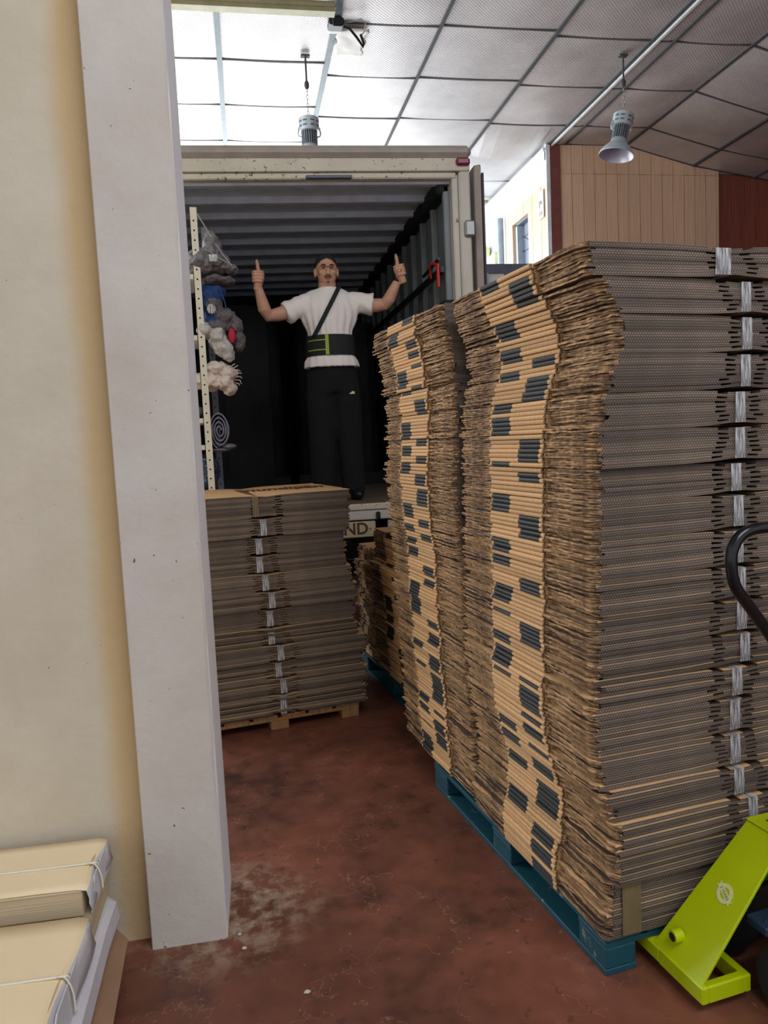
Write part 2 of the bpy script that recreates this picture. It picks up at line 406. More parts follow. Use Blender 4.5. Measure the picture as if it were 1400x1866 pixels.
# pillar with an uneven arris
def pillar():
    mb = MB(); n = 60; b = 0
    r = random.Random(3)
    prof = []
    for i in range(n+1):
        z = 5.9*i/n if i else 0.0
        j = r.uniform(-0.0016, 0.0016)
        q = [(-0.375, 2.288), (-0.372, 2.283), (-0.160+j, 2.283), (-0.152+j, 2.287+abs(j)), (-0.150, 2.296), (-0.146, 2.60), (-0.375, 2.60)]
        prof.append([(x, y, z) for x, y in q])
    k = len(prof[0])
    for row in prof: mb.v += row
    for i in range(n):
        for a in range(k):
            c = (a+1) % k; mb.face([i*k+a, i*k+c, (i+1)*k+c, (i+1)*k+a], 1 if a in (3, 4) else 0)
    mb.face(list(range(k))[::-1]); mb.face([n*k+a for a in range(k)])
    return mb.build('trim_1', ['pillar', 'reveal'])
struct(pillar(), 'grey plastered pillar at the end of the cream wall')
# walls of the hall
ZC = 5.9
def cz_(x):
    if x <= 6.12: return ZC
    if x <= 7.28: return ZC-(x-6.12)*0.29/1.16
    return ZC-0.29-(x-7.28)*0.155
wf = struct(MB().box(5.0, 7.73, 11.64, 11.9, 0, 5.52).build('wall_front', 'trim_red'), 'oak clad wall below the dark ceiling')
x = 5.03; i = 0
while x < 7.72:
    x1 = min(x+0.19, 7.73)
    zt = min(cz_(x), cz_(x1))-0.012
    MB().box(x+0.004, x1-0.004, 11.615+0.004*(i % 2), 11.64, 0.0, 5.455).build('plank', 'wood', wf)
    ya = 11.617+0.003*((i+1) % 2); za, zb = cz_(x)-0.014, cz_(x1)-0.014
    MB().hexa([(x+.004, ya, 5.46), (x1-.004, ya, 5.46), (x1-.004, 11.64, 5.46), (x+.004, 11.64, 5.46), (x+.004, ya, za), (x1-.004, ya, zb), (x1-.004, 11.64, zb), (x+.004, 11.64, za)]).build('plank', 'wood', wf)
    x = x1; i += 1
MB().box(4.86, 5.03, 11.60, 11.64, 0, 5.89).build('corner_trim', 'trim_red', wf)
MB().box(4.80, 4.86, 11.595, 11.66, 0, 5.89).build('corner_trim', 'bar_white', wf)
wr = struct(MB().box(7.73, 9.9, 11.67, 11.8, 0, 5.50).build('wall_back', 'wood_red'), 'dark red brown wall at the far right')
x = 7.74
while x < 9.8:
    MB().box(x+0.002, x+0.238, 11.65, 11.67, 0, 5.48).build('plank', 'wood_red', wr); x += 0.24
ws = struct(MB().box(4.83, 4.98, 13.55, 16.2, 0, 5.9).box(4.83, 4.98, 11.66, 13.55, 5.33, 5.9).build('wall_right', 'white_wall'), 'white side wall above the oak cladding beyond the truck')
y = 11.66; i = 0
while y < 13.5:
    y1 = min(y+0.19, 13.52)
    if y1 > 12.42 and y < 13.14:
        MB().box(4.80-0.003*(i % 2), 4.86, y+.002, y1-.002, 5.10, 5.33).build('plank', 'wood', ws)
    else:
        MB().box(4.80-0.003*(i % 2), 4.86, y+.002, y1-.002, 0.0, 5.33).build('plank', 'wood', ws)
    y = y1; i += 1
wd = struct(MB().box(4.95, 4.97, 12.3, 13.25, 3.9, 5.12).build('window_1', 'glass', None), 'grey window in the oak clad side wall')
MB().box(4.84, 4.95, 13.05, 13.12, 3.9, 5.08).build('window_frame', 'frame_blue', wd)
for zz in (4.35, 4.62, 4.86): MB().box(4.93, 4.95, 12.42, 13.06, zz, zz+0.03).build('glazing_bar', 'frame_dark', wd)
MB().hexa([(4.93, 12.45, 4.62), (4.95, 12.45, 4.62), (4.95, 12.5, 4.62), (4.93, 12.5, 4.62), (4.93, 13.0, 4.86), (4.95, 13.0, 4.86), (4.95, 13.05, 4.86), (4.93, 13.05, 4.86)]).build('glazing_bar', 'frame_dark', wd)
MB().box(4.84, 4.95, 12.40, 13.14, 5.06, 5.10).build('window_frame', 'frame_dark', wd)
struct(MB().box(-6, -3.0, 16.2, 16.4, 0, 5.95).box(4.3, 4.98, 16.2, 16.4, 0, 5.95).box(-3.0, 4.3, 16.2, 16.4, 5.6, 5.95).build('wall_far', 'white_wall'))
struct(MB().box(-6.1, -5.9, 2.3, 16.4, 0, 5.95).build('wall_side', 'white_wall'))
struct(MB().box(-6, 6.3, -4.1, 2.02, 5.9, 6.0).build('ceiling_hall', 'foil'))
struct(MB().box(9.9, 10.05, -4, 12.1, 0, 5.6).build('wall_hall', 'wood_red'))
nt = tag(MB().box(4.775, 4.79, 11.70, 11.90, 4.83, 5.25).build('notice', 'poster'), 'white paper notice on the oak side wall beside the red corner trim', 'notice')
MB().box(4.770, 4.775, 11.76, 11.80, 5.04, 5.10).box(4.770, 4.775, 11.80, 11.86, 5.08, 5.10).box(4.770, 4.775, 11.84, 11.86, 5.0, 5.08).build('pictogram', 'frame_dark', nt)
MB().box(4.770, 4.775, 11.74, 11.87, 4.89, 4.905).box(4.770, 4.775, 11.74, 11.87, 4.92, 4.935).build('text_line', 'frame_dark', nt)
o = tag(smooth_angle(MB().tube([(4.74, 13.65, 0), (4.74, 13.65, 5.35)], 0.06, 12).build('pipe', 'frame_blue')), 'pale blue grey vertical pipe where oak cladding meets the white wall', 'pipe')
o = tag(MB().ell((4.76, 14.55, 4.98), (0.07, 0.13, 0.10), mat=0).build('wall_lamp', 'yellow', smooth=True), 'small oval bulkhead lamp on the white wall beyond the truck', 'lamp')
o = tag(MB().box(4.72, 4.83, 13.95, 14.1, 4.4, 4.85).build('junction_box', 'yellow', bevel=0.01), 'yellowish box on the white wall beside the vertical pipe', 'box')
o = tag(MB().box(4.70, 4.83, 14.9, 15.25, 4.35, 4.92).build('ventilation_box', 'olive', bevel=0.01), 'small brown louvred box low on the white wall beside the truck door', 'box')
for k in range(6): MB().box(4.69, 4.70, 14.92, 15.23, 4.40+k*0.08, 4.44+k*0.08).build('louvre', 'frame_dark', o)

# ceiling: boards lying in a bar grid
ce = MB().box(-6, 6.12, 2.0, 17, 5.98, 6.06)
ce.hexa([(6.12, 2, 5.98), (7.28, 2, 5.69), (7.28, 12.1, 5.69), (6.12, 12.1, 5.98), (6.12, 2, 6.06), (7.28, 2, 5.77), (7.28, 12.1, 5.77), (6.12, 12.1, 6.06)])
ce.hexa([(7.28, 2, 5.69), (9.95, 2, 5.28), (9.95, 12.1, 5.28), (7.28, 12.1, 5.69), (7.28, 2, 5.77), (9.95, 2, 5.36), (9.95, 12.1, 5.36), (7.28, 12.1, 5.77)])
ce = struct(ce.build('ceiling', 'bar'))
cols = [(-6.0, -3.7, .3), (-3.7, -2.47, .3), (-2.47, -1.25, .3), (-1.25, -0.03, 0), (-0.03, 1.2, 0), (1.2, 2.34, .3), (2.34, 3.67, .27), (3.67, 4.86, .38), (4.86, 5.12, .38), (5.12, 6.12, .38), (6.12, 7.28, .38), (7.28, 8.35, .38), (8.35, 9.9, .38)]
for (x0, x1, off) in cols:
    y = 8.17+off-1.19*6
    ymax = 11.6 if x0 > 4.8 else 16.2
    while y < ymax-0.05:
        ya, yb = max(y, 2.05), min(y+1.175, ymax)
        if yb-ya > 0.2:
            g = 0.012; mb = MB(); sag = rnd.uniform(0.004, 0.014)
            if x0 == 3.67 and abs(y-10.93) < 0.4: sag = 0.075
            nx = 6; base = len(mb.v)
            for lay in (0, 1):
                for j, yy in enumerate((ya+g, yb-g)):
                    for i in range(nx+1):
                        xx = x0+g+(x1-x0-2*g)*i/nx; k = 1-(2*i/nx-1)**2
                        sg = sag*k*(1 if (j == 1 or sag < 0.05) else 0.2)
                        mb.v.append((xx, yy, cz_(xx)-0.004-sg+lay*0.02))
            n1 = nx+1
            for i in range(nx):
                mb.face([i, i+1, n1+i+1, n1+i]); mb.face([2*n1+i, 2*n1+i+1, 3*n1+i+1, 3*n1+i])
                mb.face([i, i+1, 2*n1+i+1, 2*n1+i]); mb.face([n1+i, n1+i+1, 3*n1+i+1, 3*n1+i])
            mb.face([0, n1, 3*n1, 2*n1]); mb.face([nx, n1+nx, 3*n1+nx, 2*n1+nx])
            mb.build('ceiling_board', 'foil', ce)
            z0, z1 = cz_(x0), cz_(x1)
            bw = 0.013
            MB().hexa([(x0, yb-bw+.007, z0-.013), (x1, yb-bw+.007, z1-.013), (x1, yb+bw+.007, z1-.013), (x0, yb+bw+.007, z0-.013),
                       (x0, yb-bw+.007, z0+.03), (x1, yb-bw+.007, z1+.03), (x1, yb+bw+.007, z1+.03), (x0, yb+bw+.007, z0+.03)]).build('cross_bar', 'bar', ce)
        y += 1.19
for xx, m_, wd_, y1 in [(-3.7, 'bar', .018, 16.2), (-2.47, 'bar', .018, 16.2), (-1.25, 'bar', .018, 16.2), (-0.03, 'bar_light', .03, 16.2), (1.2, 'bar_light', .03, 16.2), (2.34, 'bar', .018, 16.2), (3.67, 'bar', .022, 16.2), (4.85, 'bar', .018, 16.2), (5.12, 'bar', .018, 11.6), (6.12, 'bar', .022, 11.6), (7.28, 'bar', .024, 11.6), (8.35, 'bar', .02, 11.6)]:
    z = cz_(xx); MB().box(xx-wd_, xx+wd_, 2.05, y1, z-0.024, z+0.03).build('main_bar', m_, ce)
MB().box(4.89, 4.922, 2.05, 11.62, 5.86, 5.90).build('edge_bar', 'bar_white', ce)
MB().box(4.76, 4.83, 11.62, 16.2, 5.80, 5.84).box(4.80, 4.83, 11.62, 16.2, 5.66, 5.80).build('edge_bar', 'bar_white', ce)
tag(MB().box(-0.6, 1.14, 8.02, 8.13, 5.76, 5.86).box(-0.6, 1.14, 8.0, 8.02, 5.80, 5.83).build('metal_channel', 'olive'), 'olive metal channel fixed across the ceiling boards above the truck', 'channel')
tag(MB().tube([(3.9, 14.25, 5.83), (4.72, 14.25, 5.83)], 0.03, 8).build('conduit', 'olive'), 'short olive conduit under the ceiling near the far side wall', 'pipe')
# cable clamp on the ceiling bar
cl = thing('cable_clamp', 'black cable clamp with looping cord on the ceiling bar above the truck', 'clamp', (1.2, 8.42, 5.87))
MB().box(-0.09, 0.07, -0.10, 0.06, -0.07, 0.0).box(-0.06, 0.05, -0.13, -0.08, -0.10, 0.0).build('clamp_body', 'black', cl, bevel=0.012)
MB().box(-0.08, 0.07, 0.07, 0.14, -0.05, 0.0).build('bracket', 'bar_white', cl, bevel=0.005)
MB().tube([(0.06, 0, -0.04), (0.14, 0.02, -0.05), (0.22, 0.08, -0.10), (0.30, 0.16, -0.16), (0.31, 0.15, -0.13), (0.27, 0.10, -0.06)], 0.014, 8).build('cord', 'black', cl, smooth=True)
MB().tube([(0.06, -0.05, -0.03), (0.15, -0.08, -0.03), (0.24, -0.14, -0.03), (0.30, -0.08, -0.04), (0.30, 0.05, -0.06), (0.28, 0.10, -0.07)], 0.006, 6).build('cord', 'cord', cl, smooth=True)
# crumpled foil sheet taped beside it
mb = MB(); nx, ny = 12, 10
for j in range(ny+1):
    for i in range(nx+1):
        px, py = 1.24+0.32*i/nx, 8.50+0.62*j/ny
        mb.v.append((px+0.02*math.sin(j*1.7), py, 5.856+0.016*noise.noise(Vector((px*9, py*16, 0)))))
for j in range(ny):
    for i in range(nx): a = j*(nx+1)+i; mb.face([a, a+1, a+nx+2, a+nx+1])
o = mb.build('foil_patch', 'poster', smooth=True); sm = o.modifiers.new('s', 'SOLIDIFY'); sm.thickness = 0.002
tag(o, 'crumpled white foil patch stuck on the ceiling board beside the cable clamp', 'patch')

# ---------------------------------------------------------------- lamps
def lamp(loc, tilt, drop, label, s=1.0):
    t = thing('pendant_lamp', label, 'lamp', loc, (0, 0, 0), 'high-bay lamps hanging on chains')
    rot = Matrix.Rotation(tilt, 4, 'Y')
    off = Matrix.Translation((0, 0, -drop)) @ rot
    def put(mb, name, m, sm=True):
        o = mb.build(name, m, t); o.matrix_local = off
        if sm: smooth_angle(o, 35)
        return o
    MB().box(-0.05, 0.05, -0.03, 0.03, -0.02, 0.0).tube([(0, 0, 0), (0, 0, -drop*0.42)], 0.011, 8).build('hanging_rod', 'bar', t)
    MB().ell((0, 0, -drop*0.47), (0.028, 0.028, 0.05), 10, 8).build('cord_grip', 'bar', t, smooth=True)
    z = -drop*0.44; k = 0; mb = MB()
    while z > -drop+0.02:
        l = 0.05; pts = []
        for a in range(11):
            an = 2*math.pi*a/10; r_ = (0.011*math.cos(an), 0.028*math.sin(an))
            pts.append((r_[0] if k % 2 else 0, 0 if k % 2 else r_[0], z-l/2+r_[1]))
        mb.tube(pts, 0.0035, 5); z -= 0.044; k += 1
    mb.build('chain', 'steel', t, smooth=True)
    cap = MB().loft([(0, 0, -0.15, .118, .118), (0, 0, -0.01, .118, .118), (0, 0, 0.0, .105, .105)], 28)
    put(cap, 'driver_housing', 'lampmetal')
    for an in (-40, -75, -118, -150, 30, 100):
        T = Matrix.Rotation(R(an), 4, 'Z')
        for zz in (-0.055, -0.105): put(MB().box(0.113, 0.1195, -0.022, 0.022, zz-0.008, zz+0.008, T=T), 'vent_slot', 'frame_dark', False)
    fins = MB(); fins.loft([(0, 0, -0.32, .055, .055), (0, 0, -0.14, .055, .055)], 16)
    for k in range(22):
        T = Matrix.Rotation(2*math.pi*k/22, 4, 'Z'); fins.box(0.04, 0.092, -0.004, 0.004, -0.315, -0.145, T=T)
    put(fins, 'heat_sink', 'lampdark', False)
    sh = MB(); prof = [(r_, z_+.045) for r_, z_ in [(.086, -.34), (.098, -.38), (.125, -.415), (.165, -.455), (.195, -.50), (.205, -.53), (.203, -.535), (.19, -.50), (.16, -.46), (.118, -.42), (.085, -.385)]]
    sh.loft([(0, 0, z_, r_, r_) for r_, z_ in prof], 32, cap=False)
    sh2 = put(sh, 'shade', 'lampmetal'); sh2.data.materials.append(MAT['lampin'])
    for p in sh2.data.polygons:
        if p.index >= 6*32: p.material_index = 1
    put(MB().loft([(0, 0, -.355, .086, .086), (0, 0, -.343, .086, .086)], 24), 'lens', 'lampin')
    for sx in (-1, 1):
        lug = MB().tube([(sx*.118, 0, -.10), (sx*.13, 0, -.17), (sx*.118, 0, -.20), (sx*.09, 0, -.205)], .010, 6)
        put(lug, 'hanging_lug', 'lampmetal')
    return t
lamp((0.93, 9.156, 5.88), 0.0, 0.69, 'grey finned pendant lamp half hidden behind the truck roof edge')
lamp((4.66, 8.86, 5.88), R(13), 0.67, 'grey finned pendant lamp with tilted cone shade before the oak wall')

# ---------------------------------------------------------------- truck
tr = thing('box_truck', 'cream box truck backed up with its open dark cargo body facing the camera', 'truck', (0.45, 5.3, 0))
XL, XR, YB, ZF, ZT = -0.62-0.45+0.0, 1.52-0.45, 4.2, 1.06, 3.27     # inner box in truck space
def tb(mb, name, m, bevel=0, sm=False): return mb.build(name, m, tr, smooth=sm, bevel=bevel)
tb(MB().box(XL-0.1, XR+0.1, 0, YB+0.1, 0.95, ZF), 'cargo_floor', 'truck_floor')
tb(MB().box(XL-0.09, XL, 0.06, YB+0.08, ZF, 3.40), 'side_wall', 'truck')
tb(MB().box(XR, XR+0.09, 0.06, YB+0.08, ZF, 3.40), 'side_wall', 'truck')
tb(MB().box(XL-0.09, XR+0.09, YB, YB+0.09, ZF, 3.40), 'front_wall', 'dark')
tb(MB().box(XL-0.1, XR+0.1, 0.02, YB+0.1, 3.36, 3.44), 'roof', 'truck_grey', 0.01)
y = 0.12; k = 0
while y < YB-0.1:      # pressed roof panels and side panels
    tb(MB().box(XL, XR, y+0.035, y+0.36, 3.30, 3.36), 'roof_panel', 'inner')
    tb(MB().box(XL, XR, y-0.035, y+0.035, 3.255, 3.36), 'roof_rib', 'inner', 0.008)
    y += 0.385
y = 0.10
while y < YB-0.1:
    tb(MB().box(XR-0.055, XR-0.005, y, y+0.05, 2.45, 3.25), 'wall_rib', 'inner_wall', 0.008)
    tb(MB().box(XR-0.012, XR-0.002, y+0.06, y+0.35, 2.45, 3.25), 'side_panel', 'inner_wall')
    tb(MB().box(XL+0.005, XL+0.055, y, y+0.05, 2.2, 3.25), 'wall_rib', 'inner', 0.008)
    y += 0.36
tb(MB().box(XR-0.08, XR-0.002, 0.08, YB, ZF, 2.46), 'kick_panel', 'dark', 0.004)
tb(MB().box(XL+0.002, XL+0.06, 0.08, YB, ZF, 2.3), 'kick_panel', 'dark', 0.004)
tb(MB().box(XR-0.09, XR-0.06, 0.12, YB, 2.66, 2.70), 'load_rail', 'black')
tb(MB().box(XR-0.10, XR, 0.1, YB, 3.19, 3.30), 'cant_rail', 'dark', 0.02)
# rear frame
tb(MB().box(XL-0.16, XR+0.13, -0.02, 0.10, 3.40, 3.485), 'roof_rail', 'truck_grey', 0.03)
tb(MB().box(XL-0.14, XR+0.115, 0.0, 0.10, 3.315, 3.40), 'frame_header', 'truck_rust', 0.004)
tb(MB().box(XL-0.10, XR+0.02, 0.015, 0.10, 3.270, 3.312), 'frame_header', 'truck_rust', 0.008)
tb(MB().box(XR+0.035, XR+0.115, 0.0, 0.12, 0.95, 3.315), 'rear_post', 'truck', 0.012)
tb(MB().box(XR-0.01, XR+0.035, 0.025, 0.12, 1.0, 3.30), 'post_rebate', 'truck', 0.008)
tb(MB().box(XL-0.14, XL+0.01, 0.0, 0.12, 0.95, 3.315), 'rear_post', 'truck', 0.012)
tb(MB().box(XR+0.015, XR+0.115, -0.025, 0.005, 3.345, 3.40), 'marker_lamp', 'redlens', 0.018)
tb(MB().box(0.05, 0.36, -0.012, 0.03, 3.268, 3.288), 'header_catch', 'frame_dark', 0.004)
tb(MB().box(XR+0.06, XR+0.135, -0.03, 0.05, 2.87, 2.98), 'hinge', 'steel', 0.012)
door = MB().prism([(XR+0.15, 0.03), (XR+0.195, 0.0), (XR+0.215, 1.05), (XR+0.18, 1.05)], 1.0, 3.36); tb(door, 'rear_door', 'truck_grey', 0.006)
tb(MB().prism([(XR+0.198, -0.005), (XR+0.212, -0.005), (XR+0.225, 1.05), (XR+0.216, 1.05)], 1.0, 3.30), 'door_seal', 'black')
# sill, plate, underside
tb(MB().box(XL-0.12, XR+0.12, -0.03, 0.06, 1.015, 1.058), 'sill_lip', 'truck_rust', 0.006)
tb(MB().box(XL-0.12, XR+0.12, -0.02, 0.06, 0.945, 1.012), 'sill_beam', 'truck', 0.006)
tb(MB().box(XR-0.66, XR-0.63, -0.045, -0.02, 0.945, 1.0), 'rubber_buffer', 'black', 0.008)
pl = tb(MB().box(-0.15, 0.405, -0.02, 0.0, 0.825, 0.935), 'number_plate', 'plate', 0.004)
mt = Matrix.Translation((0.265, -0.022, 0.883)) @ Matrix.Rotation(R(90), 4, 'X')
text_mesh('plate_letters', 'ND', 0.115, 'printblk', pl, mt, 0.001, bold=0.002)
MB().tube([(0.365, -0.024, 0.883), (0.365, -0.019, 0.883)], 0.005, 8).build('rivet', 'printblk', pl)
for xx in (-0.65, 0.25): tb(MB().box(xx, xx+0.09, 0.15, 6.0, 0.72, 0.94), 'chassis_beam', 'dark')
for xx in (-0.95, 0.62):
    for dx in (0, 0.26):
        wh = MB().tube([(xx+dx, 1.15, 0.42), (xx+dx+0.03, 1.15, 0.42), (xx+dx+0.20, 1.15, 0.42), (xx+dx+0.23, 1.15, 0.42)], [0.37, 0.42, 0.42, 0.37], 28)
        tb(wh, 'wheel', 'tyre', sm=False)
tb(MB().tube([(-0.9, 1.15, 0.42), (1.05, 1.15, 0.42)], 0.07, 12), 'axle', 'dark')
tb(MB().box(0.5, 0.56, 0.02, 0.05, 0.62, 0.93), 'tail_lamp_bracket', 'frame_blue')
tb(MB().box(-1.05, 1.1, 4.6, 6.3, 0.12, 2.5), 'cab', 'dark', 0.08)  # unseen cab, carried down low to block door light under the truck
for xx in (-1.0, 0.6): tb(MB().box(xx, xx+0.5, 0.55, 0.57, 0.1, 0.9), 'mud_flap', 'black')  # flaps added to block light passing under the body
tb(MB().box(-0.9, 1.0, 2.4, 4.2, 0.3, 0.9), 'underbody_box', 'dark')
for o in tr.children:      # the body sags a little to the left
    for v in o.data.vertices:
        if v.co.z > 3.2: v.co.z += (v.co.x-XR)*0.017
# red strap on the load rail
st = thing('ratchet_strap', 'red ratchet strap hooked over the rail inside the truck', 'strap', (1.44, 5.55, 2.66))
MB().tube(catmull([(-0.02, 0.10, 0.0), (-0.03, 0.09, 0.05), (-0.04, 0.03, 0.085), (-0.03, -0.04, 0.08), (-0.02, -0.08, 0.06)], 3), 0.013, 8, flat=0.6).build('strap_loop', 'redstrap', st, smooth=True)
MB().box(-0.03, -0.015, -0.12, -0.085, -0.10, 0.06).build('strap_tail', 'redstrap', st)
MB().tube([(-0.02, -0.14, 0.09), (-0.02, 0.35, 0.07)], 0.012, 8).build('bar', 'black', st)
# wrapped load standing deep in the truck
for (x0, x1, y0, zt, lab) in ((-0.55, 0.42, 7.35, 2.80, 'black wrapped pallet load deep in the truck left of the man'), (0.47, 1.40, 7.55, 2.66, 'black wrapped pallet load deep in the truck right of the man')):
    t = thing('wrapped_load', lab, 'load', ((x0+x1)/2, y0+0.5, 1.062), group=None)
    hx = (x1-x0)/2; mb = MB(); ny = 12
    secs = []
    n = 28
    for i in range(ny+1):
        z = 0.12+(zt-1.062-0.12)*i/ny; b = len(mb.v)
        for k in range(n):
            a = 2*math.pi*k/n; c, s_ = math.cos(a), math.sin(a)
            m_ = max(abs(c), abs(s_)); q = 0.9/m_*0.55+0.45
            jj = 1+0.03*noise.noise(Vector((c*3, s_*3, z*6)))
            mb.v.append((hx*0.97*c*q*jj, 0.45*s_*q*jj, z))
    for i in range(ny):
        for k in range(n): k2 = (k+1) % n; mb.face([i*n+k, i*n+k2, (i+1)*n+k2, (i+1)*n+k])
    mb.face(list(range(n))[::-1]); mb.face([ny*n+k for k in range(n)])
    mb.build('wrapping', 'blackwrap', t)
    MB().box(-hx*0.95, hx*0.95, -0.45, 0.45, 0, 0.12).build('pallet_base', 'dark', t)

# ---------------------------------------------------------------- cardboard bundles
T_ = 0.0066; FL, BD = 0.25, 0.34; DEP = 2*FL+BD; WID = 0.92
def pinch(x, y, i, n):
    k = (i-(n-1)/2)/((n-1)/2)
    edge = math.exp(-(min(y, DEP-y)/0.16)**2)
    return -k*0.0085*math.exp(-((x-0.46)/0.07)**2)*edge
BOXCACHE = {}
def box_mesh(i, n, prt, seed, turned=False):
    key = (i, n, prt, seed, turned)
    if key in BOXCACHE: return BOXCACHE[key]
    r = random.Random(i*7919+n*101+prt*17+seed*3+turned); mb = MB()
    def patch(xs, ys, z0, z1, board, left_cut, front, back, jag):
        # xs: x columns, ys: y rows; a board patch with walls; left column jittered when it is a cut flap side
        nx, ny = len(xs), len(ys); b = len(mb.v)
        dz = {}; wk = [r.uniform(-jag, jag)]
        for lay, z in ((0, z0), (1, z1)):
            for j, yy in enumerate(ys):
                for k, xx in enumerate(xs):
                    x_, y_, z_ = xx, yy, z+pinch(xx, yy, i, n)
                    if k == 0 and left_cut:
                        if (j, 0) not in dz: 
                            wk[0] = max(-jag, min(jag*1.6, wk[0]+r.uniform(-jag, jag)*0.8)); dz[(j, 0)] = (wk[0]+(r.uniform(0.0, 0.026) if front and yy < 0.015 else 0), r.uniform(-0.0018, 0.0018))
                        x_ += dz[(j, 0)][0]; z_ += dz[(j, 0)][1]
                    mb.v.append((x_, y_, z_))
        def id_(l, j, k): return b+l*nx*ny+j*nx+k
        for j in range(ny-1):
            for k in range(nx-1):
                mb.face([id_(0, j, k), id_(0, j+1, k), id_(0, j+1, k+1), id_(0, j, k+1)], 0 if turned and board == 0 else 4)  # undersides and inner faces take the painted slot shade
                mb.face([id_(1, j, k), id_(1, j, k+1), id_(1, j+1, k+1), id_(1, j+1, k)], 0 if board and not turned else 4)
        for k in range(nx-1):
            for (j, on) in ((0, front), (ny-1, back)):
                q = [id_(0, j, k), id_(0, j, k+1), id_(1, j, k+1), id_(1, j, k)]
                ph = i*0.0031+board*0.004+seed*.002
                mb.face(q, 1 if on else 0, [(xs[k]+ph, 0), (xs[k+1]+ph, 0), (xs[k+1]+ph, 1), (xs[k]+ph, 1)])
        for j in range(ny-1):
            for k, m_ in ((0, 2 if left_cut else 4), (nx-1, 4)):
                mb.face([id_(0, j, k), id_(0, j+1, k), id_(1, j+1, k), id_(1, j, k)], m_)
    za = (0.0002, T_); zb = (T_+0.0007, 2*T_+0.0005)
    for board, (z0, z1) in enumerate((za, zb)):
        sj, sk = r.uniform(-0.012, 0.012), r.uniform(-0.012, 0.012)
        inset = r.uniform(0.002, 0.017)
        for yy0, yy1, fr, bk in ((0, FL, True, False), (DEP-FL, DEP, False, True)):
            cor = r.uniform(0.0, 0.010) if fr else 0
            rows = [yy0+(yy1-yy0)*q/9 for q in range(10)]
            if fr: rows.insert(1, 0.010)
            if board == 0:     # the lower board runs on under the tape, the upper one is slotted on both sides of it
                patch([inset+cor*0.3, 0.03, 0.30, 0.385, 0.46, 0.535, 0.60, WID-0.005], rows, z0, z1, board, True, fr, bk, 0.0055)
            else:
                patch([inset+cor*0.3, 0.03, 0.30, 0.385+sj], rows, z0, z1, board, True, fr, bk, 0.0055)
                patch([0.42+sj, 0.46, 0.50+sk], [yy0, (yy0+yy1)/2, yy1], z0, z1, board, False, fr, bk, 0)
                patch([0.535+sk, 0.60, WID-0.005], [yy0, (yy0+yy1)/2, yy1], z0, z1, board, False, fr, bk, 0)
        patch([T_, 0.46, WID], [FL, FL+BD/2, DEP-FL], z0, z1, board, False, False, False, 0)
    # the fold: a rounded crease joining the two boards, printed in black where the box has its black block
    cuts = sorted({FL, FL+0.02, FL+0.145, DEP-FL-0.135, DEP-FL-0.01, DEP-FL})
    prof = [(T_+0.002, 0.0002), (0.002, 0.0002), (-0.0015, 0.0022), (-0.003, T_+0.0004), (-0.0015, 2*T_-0.0016), (0.002, 2*T_+0.0006), (0.028, 2*T_+0.0009)]
    b = len(mb.v); wob = [r.uniform(-0.001, 0.001) for _ in cuts]
    for j, yy in enumerate(cuts):
        for (x_, z_) in prof: mb.v.append((x_+wob[j], yy, z_+pinch(0, yy, i, n)))
    kk = len(prof)
    for j in range(len(cuts)-1):
        ink = (prt == 1 and j == 3) or (prt == 2 and j == 1) or (prt == 3 and j in (1, 3))
        for k in range(kk-1): mb.face([b+j*kk+k, b+j*kk+k+1, b+(j+1)*kk+k+1, b+(j+1)*kk+k], 3 if ink else 0)
    mb.face([b+k for k in range(kk-1)], 2); mb.face([b+(len(cuts)-1)*kk+k for k in range(kk-1)], 2)
    me = mb.mesh('flattened_box', ['kraft', 'edge', 'torn', 'ink', 'slot_shade'])
    bm = bmesh.new(); bm.from_mesh(me); bmesh.ops.recalc_face_normals(bm, faces=bm.faces); bm.to_mesh(me); bm.free()
    BOXCACHE[key] = me; return me
class Prn:
    def __init__(s, seed): s.r = random.Random(seed); s.left = 0; s.st = 0
    def next(s):
        if s.left <= 0:
            s.st = s.r.choices([0, 1, 2], [0.15, 0.45, 0.40])[0] if s.st == 0 else s.r.choices([0, 3-s.st], [0.35, 0.65])[0]
            s.left = s.r.randint(2, 6) if s.st else s.r.randint(1, 2)
        s.left -= 1; return s.st
TAPES = {}
def tape_mesh(n, h, w, mat):
    key = (n, round(h, 3), w, mat)
    if key in TAPES: return TAPES[key]
    r = random.Random(n*7+int(h*1000)); mb = MB()
    e = 0.0012; ey = 0.0042; cx = 0.46
    pz = 0.0085
    ring = [(-ey, pz-e), (0.01, pz-0.001-e), (0.12, pz*0.5-e), (0.3, -e), (DEP/2, -e), (DEP-0.3, -e), (DEP-0.01, pz-e), (DEP+e, pz-e), (DEP+e, h-pz+e), (DEP-0.01, h-pz+e), (DEP-0.3, h+e), (DEP/2, h+e), (0.3, h+e), (0.12, h-pz*0.5+e), (0.01, h-pz+e), (-ey, h-pz+e), (-ey-0.0015, h*0.5)]
    cols_ = 6; b = 0
    for (yy, zz) in ring:
        for k in range(cols_+1):
            f = (k/cols_-0.5); x_ = cx+w*f
            mb.v.append((x_+r.uniform(-.0008, .0008), yy-(0.0012*(k % 2) if yy < 0 else 0), zz))
    nr = len(ring)
    for j in range(nr):
        for k in range(cols_):
            a = j*(cols_+1)+k; c = ((j+1) % nr)*(cols_+1)+k; mb.face([a, a+1, c+1, c])
    me = mb.mesh('tape', [mat]); TAPES[key] = me; return me
ORD = ['topmost', 'second', 'third', 'fourth', 'fifth', 'sixth', 'seventh', 'eighth', 'ninth', 'tenth', 'eleventh', 'twelfth', 'thirteenth', 'fourteenth', 'fifteenth', 'sixteenth', 'seventeenth', 'eighteenth', 'nineteenth', 'twentieth']
